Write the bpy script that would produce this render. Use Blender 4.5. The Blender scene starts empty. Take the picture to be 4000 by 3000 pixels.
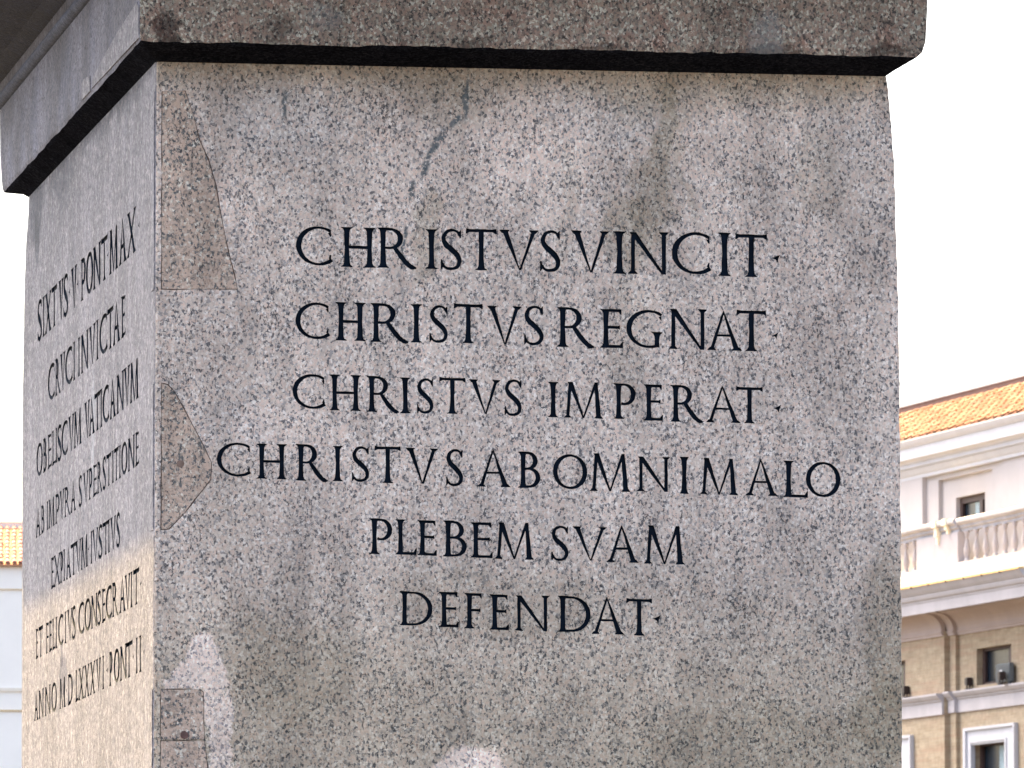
import bpy, bmesh, math, random
from mathutils import Vector, Matrix, noise
from mathutils.geometry import delaunay_2d_cdt
R = math.radians
S = bpy.context.scene
COL = S.collection
rnd = random.Random(7)

# ------------------------------------------------------------ camera
EYE = 1.6
cam_d = bpy.data.cameras.new('camera'); cam = bpy.data.objects.new('camera', cam_d); COL.objects.link(cam)
cam.location = (0, 0, EYE); cam.rotation_euler = (R(90) + math.atan(2475 / 30000), 0, 0)
cam_d.sensor_width = 36; cam_d.lens = 36 * 30000 / 4000
cam_d.clip_start = 0.5; cam_d.clip_end = 5000
cam_d.dof.use_dof = True; cam_d.dof.focus_distance = 29.8; cam_d.dof.aperture_fstop = 27
S.camera = cam

# ------------------------------------------------------------ world, sun, exposure
SUN_EL, SUN_AZ = 60.0, -30.5         # azimuth from +Y towards +X
W = bpy.data.worlds.new('World'); S.world = W; W.use_nodes = True
wn = W.node_tree; wn.nodes.clear()
sky = wn.nodes.new('ShaderNodeTexSky'); sky.sky_type = 'NISHITA'; sky.sun_disc = False
sky.sun_elevation = R(SUN_EL); sky.sun_rotation = R(SUN_AZ % 360)
sky.air_density = 0.8; sky.dust_density = 7.0; sky.ozone_density = 1.0
bg = wn.nodes.new('ShaderNodeBackground'); bg.inputs[1].default_value = 0.15
wo = wn.nodes.new('ShaderNodeOutputWorld')
wn.links.new(sky.outputs[0], bg.inputs[0]); wn.links.new(bg.outputs[0], wo.inputs[0])
sd = bpy.data.lights.new('sun', 'SUN'); sun = bpy.data.objects.new('sun', sd); COL.objects.link(sun)
sd.energy = 4.1; sd.angle = R(0.53); sd.color = (1.0, 0.66, 0.24)
sv = Vector((math.sin(R(SUN_AZ)) * math.cos(R(SUN_EL)), math.cos(R(SUN_AZ)) * math.cos(R(SUN_EL)), math.sin(R(SUN_EL))))
sun.rotation_euler = sv.to_track_quat('Z', 'Y').to_euler(); sun.location = sv * 60
S.view_settings.view_transform = 'Standard'; S.view_settings.look = 'None'
S.view_settings.exposure = 2.50; S.view_settings.gamma = 1.0; S.view_settings.use_curve_mapping = False
S.view_settings.use_white_balance = True; S.view_settings.white_balance_temperature = 6750; S.view_settings.white_balance_tint = 6

# ------------------------------------------------------------ helpers
def link(o, parent=None):
    COL.objects.link(o)
    if parent: o.parent = parent
    return o
def tag(o, label=None, cat=None, group=None, kind=None):
    if label: o['label'] = label
    if cat: o['category'] = cat
    if group: o['group'] = group
    if kind: o['kind'] = kind
    return o
def empty(name, loc, rz=0, **k):
    o = bpy.data.objects.new(name, None); o.location = loc; o.rotation_euler = (0, 0, rz); o.empty_display_size = .2
    COL.objects.link(o); return tag(o, **k)
def mobj(name, bm, mats, parent=None, smooth=False):
    me = bpy.data.meshes.new(name); bm.normal_update(); bm.to_mesh(me); bm.free()
    if not isinstance(mats, (list, tuple)): mats = [mats]
    for m in mats: me.materials.append(m)
    if smooth:
        for p in me.polygons: p.use_smooth = True
    return link(bpy.data.objects.new(name, me), parent)
def pyobj(name, vs, fs, mats, parent=None, mi=None, smooth=False):
    me = bpy.data.meshes.new(name); me.from_pydata(vs, [], fs)
    if not isinstance(mats, (list, tuple)): mats = [mats]
    for m in mats: me.materials.append(m)
    if mi:
        for p, i in zip(me.polygons, mi): p.material_index = i
    if smooth:
        for p in me.polygons: p.use_smooth = True
    me.update()
    return link(bpy.data.objects.new(name, me), parent)
def box(bm, x0, x1, y0, y1, z0, z1, mi=0):
    v = [bm.verts.new(p) for p in ((x0,y0,z0),(x1,y0,z0),(x1,y1,z0),(x0,y1,z0),(x0,y0,z1),(x1,y0,z1),(x1,y1,z1),(x0,y1,z1))]
    for f in ((0,3,2,1),(4,5,6,7),(0,1,5,4),(1,2,6,5),(2,3,7,6),(3,0,4,7)):
        fc = bm.faces.new([v[i] for i in f]); fc.material_index = mi
def lathe(bm, prof, seg=12, cx=0, cy=0):
    rings = []
    for r, z in prof:
        rings.append([bm.verts.new((cx + r*math.cos(2*math.pi*i/seg), cy + r*math.sin(2*math.pi*i/seg), z)) for i in range(seg)])
    for a, b in zip(rings, rings[1:]):
        for i in range(seg):
            j = (i+1) % seg; bm.faces.new((a[i], a[j], b[j], b[i]))
    bm.faces.new(list(reversed(rings[0]))); bm.faces.new(rings[-1])
def extrude(bm, prof, x0, x1, cap=True, n=1):
    """prof = [(y,z)...] ordered bottom to top on the outer side; closed with a back line."""
    secs = []
    for k in range(n+1):
        x = x0 + (x1-x0)*k/n
        secs.append([bm.verts.new((x, y, z)) for y, z in prof])
    for A, B in zip(secs, secs[1:]):
        for i in range(len(prof)):
            j = (i+1) % len(prof)
            bm.faces.new((A[i], B[i], B[j], A[j]))
    if cap:
        bm.faces.new(list(reversed(secs[0]))); bm.faces.new(secs[-1])
    bmesh.ops.recalc_face_normals(bm, faces=bm.faces)

# ------------------------------------------------------------ node material helper
class NM:
    def __init__(s, name):
        s.m = bpy.data.materials.new(name); s.m.use_nodes = True
        s.t = s.m.node_tree; s.t.nodes.clear()
        s.out = s.n('OutputMaterial'); s.b = s.n('BsdfPrincipled'); s.l(s.b.outputs[0], s.out.inputs[0])
        s.b.inputs['Specular IOR Level'].default_value = .3
    def n(s, k, **kw):
        nd = s.t.nodes.new('ShaderNode' + k)
        for a, v in kw.items(): setattr(nd, a, v)
        return nd
    def l(s, a, b): s.t.links.new(a, b)
    def put(s, sock, v):
        if isinstance(v, bpy.types.NodeSocket): s.l(v, sock)
        elif v is not None: sock.default_value = v
    def obj(s): return s.n('TexCoord').outputs['Object']
    def mapping(s, v, loc=(0,0,0), rot=(0,0,0), sc=(1,1,1), typ='POINT'):
        m = s.n('Mapping', vector_type=typ); s.l(v, m.inputs[0])
        m.inputs['Location'].default_value = loc; m.inputs['Rotation'].default_value = rot; m.inputs['Scale'].default_value = sc
        return m.outputs[0]
    def noise(s, v, sc, det=2, ro=.5, dist=0):
        m = s.n('TexNoise'); s.l(v, m.inputs['Vector']); m.inputs['Scale'].default_value = sc
        m.inputs['Detail'].default_value = det; m.inputs['Roughness'].default_value = ro; m.inputs['Distortion'].default_value = dist
        return m
    def vor(s, v, sc, feat='F1', rnd=1):
        m = s.n('TexVoronoi', feature=feat); s.l(v, m.inputs['Vector']); m.inputs['Scale'].default_value = sc
        m.inputs['Randomness'].default_value = rnd; return m
    def math(s, op, a, b=None, c=None, clamp=False):
        m = s.n('Math', operation=op, use_clamp=clamp); s.put(m.inputs[0], a); s.put(m.inputs[1], b); s.put(m.inputs[2], c); return m.outputs[0]
    def vmath(s, op, a, b=None):
        m = s.n('VectorMath', operation=op); s.put(m.inputs[0], a)
        if b is not None: s.put(m.inputs[1], b)
        return m.outputs['Value'] if op in ('LENGTH', 'DOT_PRODUCT') else m.outputs[0]
    def ramp(s, f, stops, mode='LINEAR'):
        m = s.n('ValToRGB'); s.put(m.inputs[0], f); r = m.color_ramp; r.interpolation = mode
        while len(r.elements) < len(stops): r.elements.new(.5)
        for e, (p, c) in zip(r.elements, stops):
            e.position = p; e.color = tuple(c) + (1,) if len(c) == 3 else c
        return m.outputs[0]
    def rng(s, f, a, b, c=0, d=1, smooth=True):
        m = s.n('MapRange', interpolation_type='SMOOTHSTEP' if smooth else 'LINEAR'); s.put(m.inputs[0], f)
        for i, v in enumerate((a, b, c, d)): s.put(m.inputs[1+i], v)
        return m.outputs[0]
    def mix(s, f, a, b, op='MIX'):
        m = s.n('Mix', data_type='RGBA', blend_type=op); s.put(m.inputs[0], f)
        for i, v in ((6, a), (7, b)):
            if isinstance(v, tuple) and len(v) == 3: v = v + (1,)
            s.put(m.inputs[i], v)
        return m.outputs[2]
    def scale(s, c, f):      # multiply a colour by a float socket
        m = s.n('VectorMath', operation='SCALE'); s.put(m.inputs[0], c); s.put(m.inputs['Scale'], f); return m.outputs[0]
    def bump(s, h, dist=.002, st=1, prev=None):
        b = s.n('Bump'); s.put(b.inputs['Height'], h); b.inputs['Distance'].default_value = dist; b.inputs['Strength'].default_value = st
        if prev: s.l(prev, b.inputs['Normal'])
        return b.outputs[0]
    def fin(s, col, rough=.8, normal=None):
        s.put(s.b.inputs['Base Color'], col if not (isinstance(col, tuple) and len(col) == 3) else col + (1,))
        s.put(s.b.inputs['Roughness'], rough)
        if normal: s.l(normal, s.b.inputs['Normal'])
        return s.m
    def blob(s, v, c, r, rot=0, a=.55, b=1.15, ry=3.0):
        m = s.mapping(v, loc=c, rot=(0, rot, 0), sc=(r[0], ry, r[1]), typ='TEXTURE')
        return s.rng(s.vmath('LENGTH', m), a, b, 1, 0)

def granite(name, kind):
    g = NM(name); o = g.obj()
    # irregular grains: positions warped by noise, a little taller than wide
    wv = g.noise(o, 120, 3, .7).outputs['Color']
    w = g.vmath('ADD', o, g.vmath('MULTIPLY', g.vmath('SUBTRACT', wv, (.5, .5, .5)), (.020, .020, .028)))
    sy = .56 if kind in ('left', 'corniceside') else 1      # the sides are cut along the bed
    w = g.mapping(w, sc=(1, sy, .8))
    cell = g.vor(w, 128).outputs['Color']
    sep = g.n('SeparateColor'); g.l(cell, sep.inputs[0])
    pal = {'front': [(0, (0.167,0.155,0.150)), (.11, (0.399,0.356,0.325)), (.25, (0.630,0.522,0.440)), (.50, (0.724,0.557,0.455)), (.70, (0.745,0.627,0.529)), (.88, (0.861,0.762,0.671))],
           'clean': [(0, (0.324,0.297,0.290)), (.10, (0.583,0.519,0.500)), (.28, (0.713,0.604,0.560)), (.58, (0.767,0.636,0.590)), (.75, (0.788,0.721,0.680)), (.9, (0.864,0.816,0.780))],
           'patch': [(0, (0.152,0.148,0.139)), (.16, (0.400,0.323,0.259)), (.34, (0.579,0.430,0.334)), (.62, (0.621,0.458,0.351)), (.86, (0.662,0.550,0.443)), (.95, (0.801,0.727,0.606))],
           'left':  [(0, (0.081,0.084,0.100)), (.08, (0.122,0.125,0.147)), (.28, (0.170,0.169,0.194)), (.52, (0.187,0.180,0.206)), (.76, (0.199,0.193,0.210)), (.9, (0.235,0.229,0.247))],  # cooler and darker than the front: side light put into the colour
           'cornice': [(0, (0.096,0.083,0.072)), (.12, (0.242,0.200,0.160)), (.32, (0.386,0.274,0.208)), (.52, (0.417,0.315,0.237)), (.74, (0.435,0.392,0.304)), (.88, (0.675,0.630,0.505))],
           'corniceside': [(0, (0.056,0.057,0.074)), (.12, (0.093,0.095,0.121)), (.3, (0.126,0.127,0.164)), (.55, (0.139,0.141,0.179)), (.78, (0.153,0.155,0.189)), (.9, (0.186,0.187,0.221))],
           'soffit': [(0, (0.005,0.008,0.023)), (.3, (0.010,0.017,0.043)), (.6, (0.014,0.021,0.051)), (.9, (0.021,0.030,0.067))],  # upper underside, its shade put into this dark blue palette
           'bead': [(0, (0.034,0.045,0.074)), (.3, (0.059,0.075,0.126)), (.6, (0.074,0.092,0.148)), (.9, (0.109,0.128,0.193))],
           'dark': [(0, (.006,.007,.010)), (.3, (.010,.011,.016)), (.6, (.016,.017,.022)), (.9, (.026,.027,.034))]}[kind]  # cornice underside: shade put into the stone colour, along with sooty crust
    c = g.ramp(sep.outputs[0], pal, 'CONSTANT')
    # black mica, in clusters
    lowd = g.noise(o, 5.0, 3, .6).outputs[0]
    dsc = g.mapping(o, sc=(1, sy, .62))
    dn = g.noise(dsc, 88, 4.5, .8, .5).outputs[0]
    thr = g.math('ADD', .605, g.math('MULTIPLY', g.math('SUBTRACT', .5, lowd), .22))
    mica = g.rng(g.math('SUBTRACT', dn, thr), -.018, .020)
    dc = {'dark': (.01,.01,.012), 'left': (.055,.06,.08), 'corniceside': (.07,.075,.09), 'cornice': (.025,.022,.024)}.get(kind, (.045,.055,.065))
    mstr = {'left': .95, 'cornice': .7, 'dark': .5, 'corniceside': .4, 'clean': .9}.get(kind, .92)
    c = g.mix(g.math('MULTIPLY', mica, mstr), c, dc)
    # pale glints of feldspar
    fl = g.rng(g.noise(g.mapping(o, loc=(3, 1, 7)), 105, 2, .7).outputs[0], .66, .72)
    c = g.mix(g.math('MULTIPLY', fl, .2 if kind != 'front' else .3), c, {'cornice': (.50,.46,.42), 'soffit': (.14,.15,.17), 'bead': (.3,.3,.33), 'dark': (.03,.03,.035), 'patch': (.52,.48,.44), 'corniceside': (.46,.46,.48)}.get(kind, (.74,.72,.70)))
    # weathering, and painted shade under the cornice
    n1 = g.noise(o, 1.4, 4, .6).outputs[0]; n2 = g.noise(g.mapping(o, sc=(1, 1, .28)), 6.5, 5, .7).outputs[0]
    k = g.math('ADD', g.rng(n1, .3, .7, .86, 1.14), g.rng(n2, .3, .7, -.17, .16))
    c = g.scale(c, k)
    if kind == 'front':
        ow = g.vmath('ADD', o, g.vmath('MULTIPLY', g.vmath('SUBTRACT', g.noise(o, 3.2, 5, .68).outputs['Color'], (.5,.5,.5)), (.34, 0, .34)))
        def stain_or_shade(c, f, col, amt, mode='MULTIPLY'): return g.mix(g.math('MULTIPLY', f, amt), c, col, mode)
        sp = g.n('SeparateXYZ'); g.l(ow, sp.inputs[0]); z = sp.outputs[2]; x = sp.outputs[0]
        c = stain_or_shade(c, g.rng(z, 3.6, 2.7, 0, 1), (.75,.74,.65), .85)                  # algae film low down
        c = stain_or_shade(c, g.rng(z, 5.12, 5.29, 0, 1), (.62,.62,.54), .6)                  # soft shade under the cornice, painted into the stone
        for cc, rr, ro, am in (((1.99,0,4.98),(.07,.34),.06,.6), ((1.90,0,4.80),(.035,.2),0,.4), ((2.08,0,4.9),(.03,.25),0,.35), ((1.86,0,4.2),(.10,.35),0,.22), ((2.05,0,5.2),(.3,.09),0,.3), ((1.15,0,5.16),(.18,.12),.2,.3), ((1.62,0,4.75),(.05,.3),.1,.2), ((1.88,0,4.66),(.11,.18),-.15,.55), ((2.9,0,3.1),(.13,.35),0,.45), ((2.86,0,2.75),(.14,.22),0,.45),
                               ((1.35,0,3.2),(.5,.16),.1,.25), ((.55,0,2.95),(.28,.25),0,.35), ((2.35,0,2.6),(.6,.25),0,.3), ((.28,0,3.6),(.16,.3),0,.15),
                               ((1.05,0,4.62),(.06,.22),.15,.45), ((2.62,0,4.9),(.1,.2),0,.25)):
            c = stain_or_shade(c, g.blob(ow, cc, rr, ro), (.50,.49,.40), am)
        for cc, rr, ro, am in (((.50,0,5.05),(.26,.16),0,.5), ((1.75,0,5.12),(.3,.12),0,.35), ((.32,0,3.88),(.2,.15),.3,.35), ((2.72,0,5.05),(.2,.15),0,.2)):
            c = stain_or_shade(c, g.blob(ow, cc, rr, ro), (.74,.80,.86), am)                 # bluish lichen / soot
        for cc, rr, ro, am in (((2.17,0,5.0),(.12,.25),.1,.28), ((1.50,0,5.0),(.26,.22),0,.4), ((.45,0,3.85),(.3,.14),0,.35), ((2.5,0,4.4),(.3,.3),0,.2), ((1.1,0,4.9),(.35,.35),0,.2), ((.32,0,4.75),(.06,.25),-.1,.4), ((1.27,0,2.50),(.16,.17),0,.95)):
            c = stain_or_shade(c, g.blob(ow, cc, rr, ro), (1.45,1.42,1.42), am)               # washed, paler stone
        ow2 = g.vmath('ADD', o, g.vmath('MULTIPLY', g.vmath('SUBTRACT', g.noise(o, 14, 5, .75).outputs['Color'], (.5,.5,.5)), (.16, 0, .14)))
        cl = 0.0
        for cc, rr, ro in (((.19,0,2.985),(.060,.085),0), ((.135,0,2.91),(.065,.055),.5), ((.235,0,2.85),(.055,.16),0), ((.262,0,2.65),(.050,.20),.05), ((.277,0,2.4),(.050,.25),0), ((.283,0,2.1),(.050,.25),0), ((.12,0,2.88),(.09,.03),0), ((1.23,0,2.53),(.15,.12),0)):
            cl = g.math('MAXIMUM', cl, g.blob(ow2, cc, rr, ro, .85, 1.08))
        c = g.mix(g.math('MULTIPLY', cl, .18), c, (.66,.575,.56)); c = g.mix(cl, c, (1.50,1.47,1.50), 'MULTIPLY')
        # dark mineral vein, broken into specks
        vw = g.vmath('ADD', o, g.vmath('MULTIPLY', g.vmath('SUBTRACT', g.noise(o, 22, 4, .7).outputs['Color'], (.5,.5,.5)), (.05, 0, .04)))
        vn = g.rng(g.noise(o, 60, 3, .75).outputs[0], .39, .48)
        for cc, rr, ro in (((1.214,0,5.16),(.012,.10),.05), ((1.175,0,5.075),(.015,.04),.8), ((1.10,0,4.99),(.016,.08),.55), ((1.055,0,4.90),(.015,.07),.3), ((.502,0,5.13),(.014,.06),.0), ((.97,0,4.58),(.008,.10),.1), ((1.0,0,4.80),(.012,.05),.1)):
            c = g.mix(g.math('MULTIPLY', g.math('MULTIPLY', g.blob(vw, cc, rr, ro), vn), .85), c, (.09,.115,.125))
    if kind == 'left':
        dd = g.noise(g.mapping(o, loc=(0, 3, 1), sc=(1, .5, .7)), 34, 4, .75).outputs[0]
        c = g.mix(g.math('MULTIPLY', g.rng(dd, .54, .62), .6), c, (.09,.095,.12)); c = g.mix(g.math('MULTIPLY', g.rng(dd, .46, .38), .35), c, (.52,.50,.50))
        dr = g.noise(g.mapping(o, sc=(1, 1.1, .35)), 5, 4, .7).outputs[0]
        c = g.mix(g.math('MULTIPLY', g.rng(dr, .5, .68), .45), c, (.62,.66,.74), 'MULTIPLY')
        ow = g.vmath('ADD', o, g.vmath('MULTIPLY', g.vmath('SUBTRACT', g.noise(o, 4, 5, .68).outputs['Color'], (.5,.5,.5)), (0, .5, .3)))
        for cc, rr, am in (((0,4.62,5.2),(.34,.20),.9), ((0,4.60,5.07),(.10,.13),.85), ((0,3.55,5.22),(.55,.10),.75), ((0,2.2,5.27),(.9,.06),.6), ((0,3.42,5.1),(.22,.09),.5), ((0,1.0,5.27),(.8,.05),.6)):
            m = g.mapping(ow, loc=cc, sc=(3, rr[0], rr[1]), typ='TEXTURE')
            c = g.mix(g.math('MULTIPLY', g.rng(g.vmath('LENGTH', m), .55, 1.15, 1, 0), am), c, (.42,.46,.52), 'MULTIPLY')
        ow3 = g.vmath('ADD', o, g.vmath('MULTIPLY', g.vmath('SUBTRACT', g.noise(o, 16, 4, .7).outputs['Color'], (.5,.5,.5)), (0, .16, .06)))
        for cc, rr in (((0,3.36,3.06),(.17,.085)), ((0,3.43,3.15),(.06,.05)), ((0,3.0,3.01),(.06,.03)), ((0,3.14,2.95),(.05,.03))):
            m = g.mapping(ow3, loc=cc, sc=(3, rr[0], rr[1]), typ='TEXTURE')
            c = g.mix(g.math('MULTIPLY', g.rng(g.vmath('LENGTH', m), .85, 1.1, 1, 0), .8), c, (.42,.45,.55), 'MULTIPLY')
        m = g.mapping(ow, loc=(0, 2.25, 4.0), sc=(3, .10, .3), typ='TEXTURE')       # pale run below the second line
        c = g.mix(g.math('MULTIPLY', g.rng(g.vmath('LENGTH', m), .5, 1.1, 1, 0), .14), c, (.60,.68,.74))
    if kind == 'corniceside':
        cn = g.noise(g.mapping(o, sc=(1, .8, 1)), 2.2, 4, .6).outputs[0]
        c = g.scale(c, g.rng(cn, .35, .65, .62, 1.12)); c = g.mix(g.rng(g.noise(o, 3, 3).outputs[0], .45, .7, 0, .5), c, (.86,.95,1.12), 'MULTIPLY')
    if kind == 'cornice':
        ow = g.vmath('ADD', o, g.vmath('MULTIPLY', g.vmath('SUBTRACT', g.noise(o, 9, 5, .7).outputs['Color'], (.5,.5,.5)), (.25, 0, .12)))
        rd = g.rng(g.noise(o, 9, 4, .7).outputs[0], .5, .68)
        c = g.mix(g.math('MULTIPLY', rd, .35), c, (1.22,.78,.72), 'MULTIPLY')
        for cc, rr, am in (((.03,-.2,5.37),(.05,.09),.9), ((.45,-.2,5.40),(.06,.07),.5), ((1.2,-.2,5.35),(.10,.03),.6),((2.4,-.2,5.35),(.15,.03),.7),((2.85,-.2,5.36),(.1,.03),.8), ((1.7,-.2,5.35),(.12,.02),.7)):
            c = g.mix(g.math('MULTIPLY', g.blob(ow, cc, rr), am), c, (.22,.20,.20), 'MULTIPLY')
        for cc, rr, am in (((2.37,-.2,5.40),(.07,.13),.22), ((.62,-.2,5.44),(.08,.06),.15)):
            c = g.mix(g.math('MULTIPLY', g.blob(ow, cc, rr), am), c, (.42,.46,.47))
    hb = g.noise(o, 48, 5, .75).outputs[0]; hl = g.noise(o, 9, 3, .6).outputs[0]
    h = g.math('ADD', g.math('SUBTRACT', hb, g.math('MULTIPLY', mica, .35)), g.math('MULTIPLY', hl, .8))
    bd = {'cornice': .030, 'corniceside': .010, 'left': .010}.get(kind, .013)
    if kind == 'dark': g.b.inputs['Specular IOR Level'].default_value = 0
    return g.fin(c, g.rng(hb, .2, .8, .6, .9), g.bump(h, bd, .9))

def plain(name, col, rough=.8, var=.12, sc=3, bump=.0, bsc=20, streak=False, spec=.3, metal=0):
    g = NM(name); o = g.obj()
    n = g.noise(g.mapping(o, sc=(1, 1, .3 if streak else 1)), sc, 4, .65).outputs[0]
    c = g.scale(g.mix(0, col, col), g.rng(n, .3, .7, 1-var, 1+var))
    g.b.inputs['Specular IOR Level'].default_value = spec; g.b.inputs['Metallic'].default_value = metal
    nb = g.bump(g.noise(o, bsc, 4, .7).outputs[0], bump) if bump else None
    return g.fin(c, rough, nb)

M = {k: granite('granite_' + k, k) for k in ('front', 'patch', 'left', 'cornice', 'corniceside', 'dark', 'soffit', 'bead')}
M['letter'] = plain('letter_paint', (.007, .013, .024), .75, .3, 20, .001, 60, spec=.06)
M['mortar'] = plain('mortar', (.24, .165, .13), .95, .3, 12, .003, 60)
M['rust'] = plain('rusty_iron', (.13, .075, .065), .9, .25, 30, .002, 80)

# ------------------------------------------------------------ Roman capitals (unit cap height)
TW, TH = .132, .076
def stem(x, y0=0., y1=1., w=TW, b=True, t=True, sl=.085):
    L = []; h = y1 - y0; a = w/2
    if b: L += [(a+sl, 0), (a+sl-.012, .026), (a+.030, .052), (a+.006, .115)]
    else: L += [(a, 0)]
    L += [(a*.90, h*.5)]
    if t: L += [(a+.006, h-.115), (a+.030, h-.052), (a+sl-.012, h-.026), (a+sl, h)]
    else: L += [(a, h)]
    return [(x+dx, y0+dy) for dx, dy in L] + [(x-dx, y0+dy) for dx, dy in reversed(L)]
def bar(p, q, w0, w1=None):
    w1 = w0 if w1 is None else w1
    d = Vector((q[0]-p[0], q[1]-p[1])); d.normalize(); nx, ny = -d.y, d.x
    return [(p[0]-nx*w0/2, p[1]-ny*w0/2), (q[0]-nx*w1/2, q[1]-ny*w1/2), (q[0]+nx*w1/2, q[1]+ny*w1/2), (p[0]+nx*w0/2, p[1]+ny*w0/2)]
def diag(xb, xt, y0, y1, hw0, hw1=None):       # slanted stroke with level cut ends
    hw1 = hw0 if hw1 is None else hw1
    return [(xb-hw0/2, y0), (xb+hw0/2, y0), (xt+hw1/2, y1), (xt-hw1/2, y1)]
def serif(x, y, hw, l=.085, up=True, right=True, left=True):
    s = 1 if up else -1
    r, q = (l if right else 0), (l if left else 0)
    return [(x-hw-q, y), (x+hw+r, y), (x+hw+r-.012*(r > 0), y+.026*s), (x+hw*.9, y+.085*s), (x-hw*.9, y+.085*s), (x-hw-q+.012*(q > 0), y+.026*s)]
def ribbon(pts, wid):
    P = [Vector(p) for p in pts]; A = []; B = []
    for i, p in enumerate(P):
        d = (P[min(i+1, len(P)-1)] - P[max(i-1, 0)]).normalized(); nrm = Vector((-d.y, d.x)); w = wid(i/(len(P)-1), d)
        A.append(p + nrm*w/2); B.append(p - nrm*w/2)
    return [tuple(v) for v in A] + [tuple(v) for v in reversed(B)]
def catmull(pts, n=4):
    P = [Vector(p) for p in pts]; P = [P[0]*2-P[1]] + P + [P[-1]*2-P[-2]]; o = []
    for i in range(1, len(P)-2):
        for k in range(n):
            t = k/n; a, b, c, d = P[i-1:i+3]
            o.append(tuple(.5*((2*b) + (c-a)*t + (2*a-5*b+4*c-d)*t*t + (3*b-a-3*c+d)*t**3)))
    o.append(tuple(P[-2])); return o
def arcw(tilt=0.): # width by direction of travel: thick when vertical
    return lambda t, d: TH*.85 + (TW*1.05-TH*.85)*abs(d.x*math.sin(tilt)+d.y*math.cos(tilt))**1.6
def ell(cx, cy, rx, ry, a0, a1, n=18):
    return [(cx+rx*math.cos(R(a0+(a1-a0)*i/n)), cy+ry*math.sin(R(a0+(a1-a0)*i/n))) for i in range(n+1)]
def arm(x0, x1, y, top=0, th=TH, wedge=.10):
    """horizontal arm; top=1 wedge hangs down, -1 stands up, 0 both"""
    P = [bar((x0, y), (x1-.02, y), th)]
    if top >= 0: P.append([(x1, y+th/2), (x1, y-wedge), (x1-.035, y-wedge+.01), (x1-.075, y-th/2+.005), (x1-.075, y+th/2)] if top else [(x1, y+wedge*.6), (x1, y-wedge*.6), (x1-.05, y-th/2), (x1-.05, y+th/2)])
    else: P.append([(x1, y-th/2), (x1+.008, y+wedge), (x1-.028, y+wedge-.01), (x1-.085, y+th/2-.005), (x1-.085, y-th/2)])
    return P
def glyph(c, w):
    e = TW/2+.085
    if c == 'I': return [stem(w/2, sl=max(.05, min(.09, w/2-TW/2)))]
    if c == 'H': return [stem(e), stem(w-e), bar((e, .5), (w-e, .5), TH)]
    if c == 'T': return [stem(w*.5, t=False, y1=.97), bar((.05, 1-TH/2), (w-.05, 1-TH/2), TH),
                         [(0, .885), (.028, .885), (.095, 1-TH), (.10, 1), (.012, 1.02)], [(w, .885), (w-.028, .885), (w-.095, 1-TH), (w-.10, 1), (w-.012, 1.02)]]
    if c == 'L': return [stem(e, sl=.085), *arm(e, w, TH/2, -1, wedge=.15)]
    if c == 'E': return [stem(e), *arm(e, w*.94, 1-TH/2, 1, wedge=.11), *arm(e, w*.88, .53, 0), *arm(e, w, TH/2, -1, wedge=.13)]
    if c == 'F': return [stem(e), *arm(e, w, 1-TH/2, 1, wedge=.11), *arm(e, w*.93, .52, 0)]
    if c == 'D': return [stem(e), ribbon([(e, 1-TH/2), (w*.42, 1-TH/2)] + ell(w*.42, .5, w*.58-TW/2, .5-TH/2, 80, -80, 14) + [(w*.42, TH/2), (e, TH/2)], arcw())]
    if c in 'PRB':
        yb = {'P': .42, 'R': .50, 'B': .53}[c]; bx = {'P': w, 'R': w*.66, 'B': w*.88}[c]
        cx = max(e, bx*.5); rx = max(bx-cx-TW/2, .05)
        cyc = (1-TH/2+yb)/2; ry = (1-TH/2-yb)/2
        P = [stem(e)]
        if c == 'P': P.append(ribbon([(e, 1-TH/2), (cx, 1-TH/2)] + ell(cx, cyc, rx, ry, 80, -100, 14) + [(cx-.09, yb+.025)], arcw()))
        else: P.append(ribbon([(e, 1-TH/2), (cx, 1-TH/2)] + ell(cx, cyc, rx, ry, 80, -80, 12) + [(cx, yb), (e, yb)], arcw()))
        if c == 'B':
            cx2 = max(e, w*.5); P.append(ribbon([(e, yb), (cx2, yb)] + ell(cx2, (yb+TH/2)/2, w-cx2-TW/2, (yb-TH/2)/2, 80, -80, 12) + [(cx2, TH/2), (e, TH/2)], arcw()))
        if c == 'R':
            P.append(ribbon(catmull([(w*.44, yb+.02), (w*.60, .30), (w*.76, .12), (w*.88, .035), (w, .012)], 3), lambda t, d: .095+.03*math.sin(min(1, t*1.3)*math.pi) if t < .75 else .125-.36*(t-.75)))
        return P
    if c in 'CG':
        a1 = 312 if c == 'C' else 300
        rx = (w*.60 if c == 'C' else w*.56)
        P = [ribbon(ell(rx+TW*.25, .5, rx-TW*.25, .5-TH/2, 52, a1, 26), arcw(.12))]
        tx = rx+TW*.25+(rx-TW*.25)*math.cos(R(52)); ty = .5+(.5-TH/2)*math.sin(R(52))
        ex = w if c == 'C' else w*.92
        P.append([(tx-.08, ty+.075), (tx+.0, ty+.035), (ex-.008, ty+.04), (ex, ty-.135), (ex-.035, ty-.13), (ex-.09, ty-.035), (tx-.02, ty-.03)])
        if c == 'C':
            bx = rx+TW*.25+(rx-TW*.25)*math.cos(R(a1)); by = .5+(.5-TH/2)*math.sin(R(a1))
            P.append([(bx-.08, by-.085), (bx+.02, by-.045), (w-.01, by-.045), (w, by+.13), (w-.035, by+.125), (w-.075, by+.03), (bx-.03, by+.01)])
        else:
            gx = w*.80
            P.append(stem(gx, .03, .43, b=False)); bx = rx+TW*.25+(rx-TW*.25)*math.cos(R(a1)); by = .5+(.5-TH/2)*math.sin(R(a1))
            P.append(bar((bx-.05, by-.005), (gx+.02, .075), TH))
        return P
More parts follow.
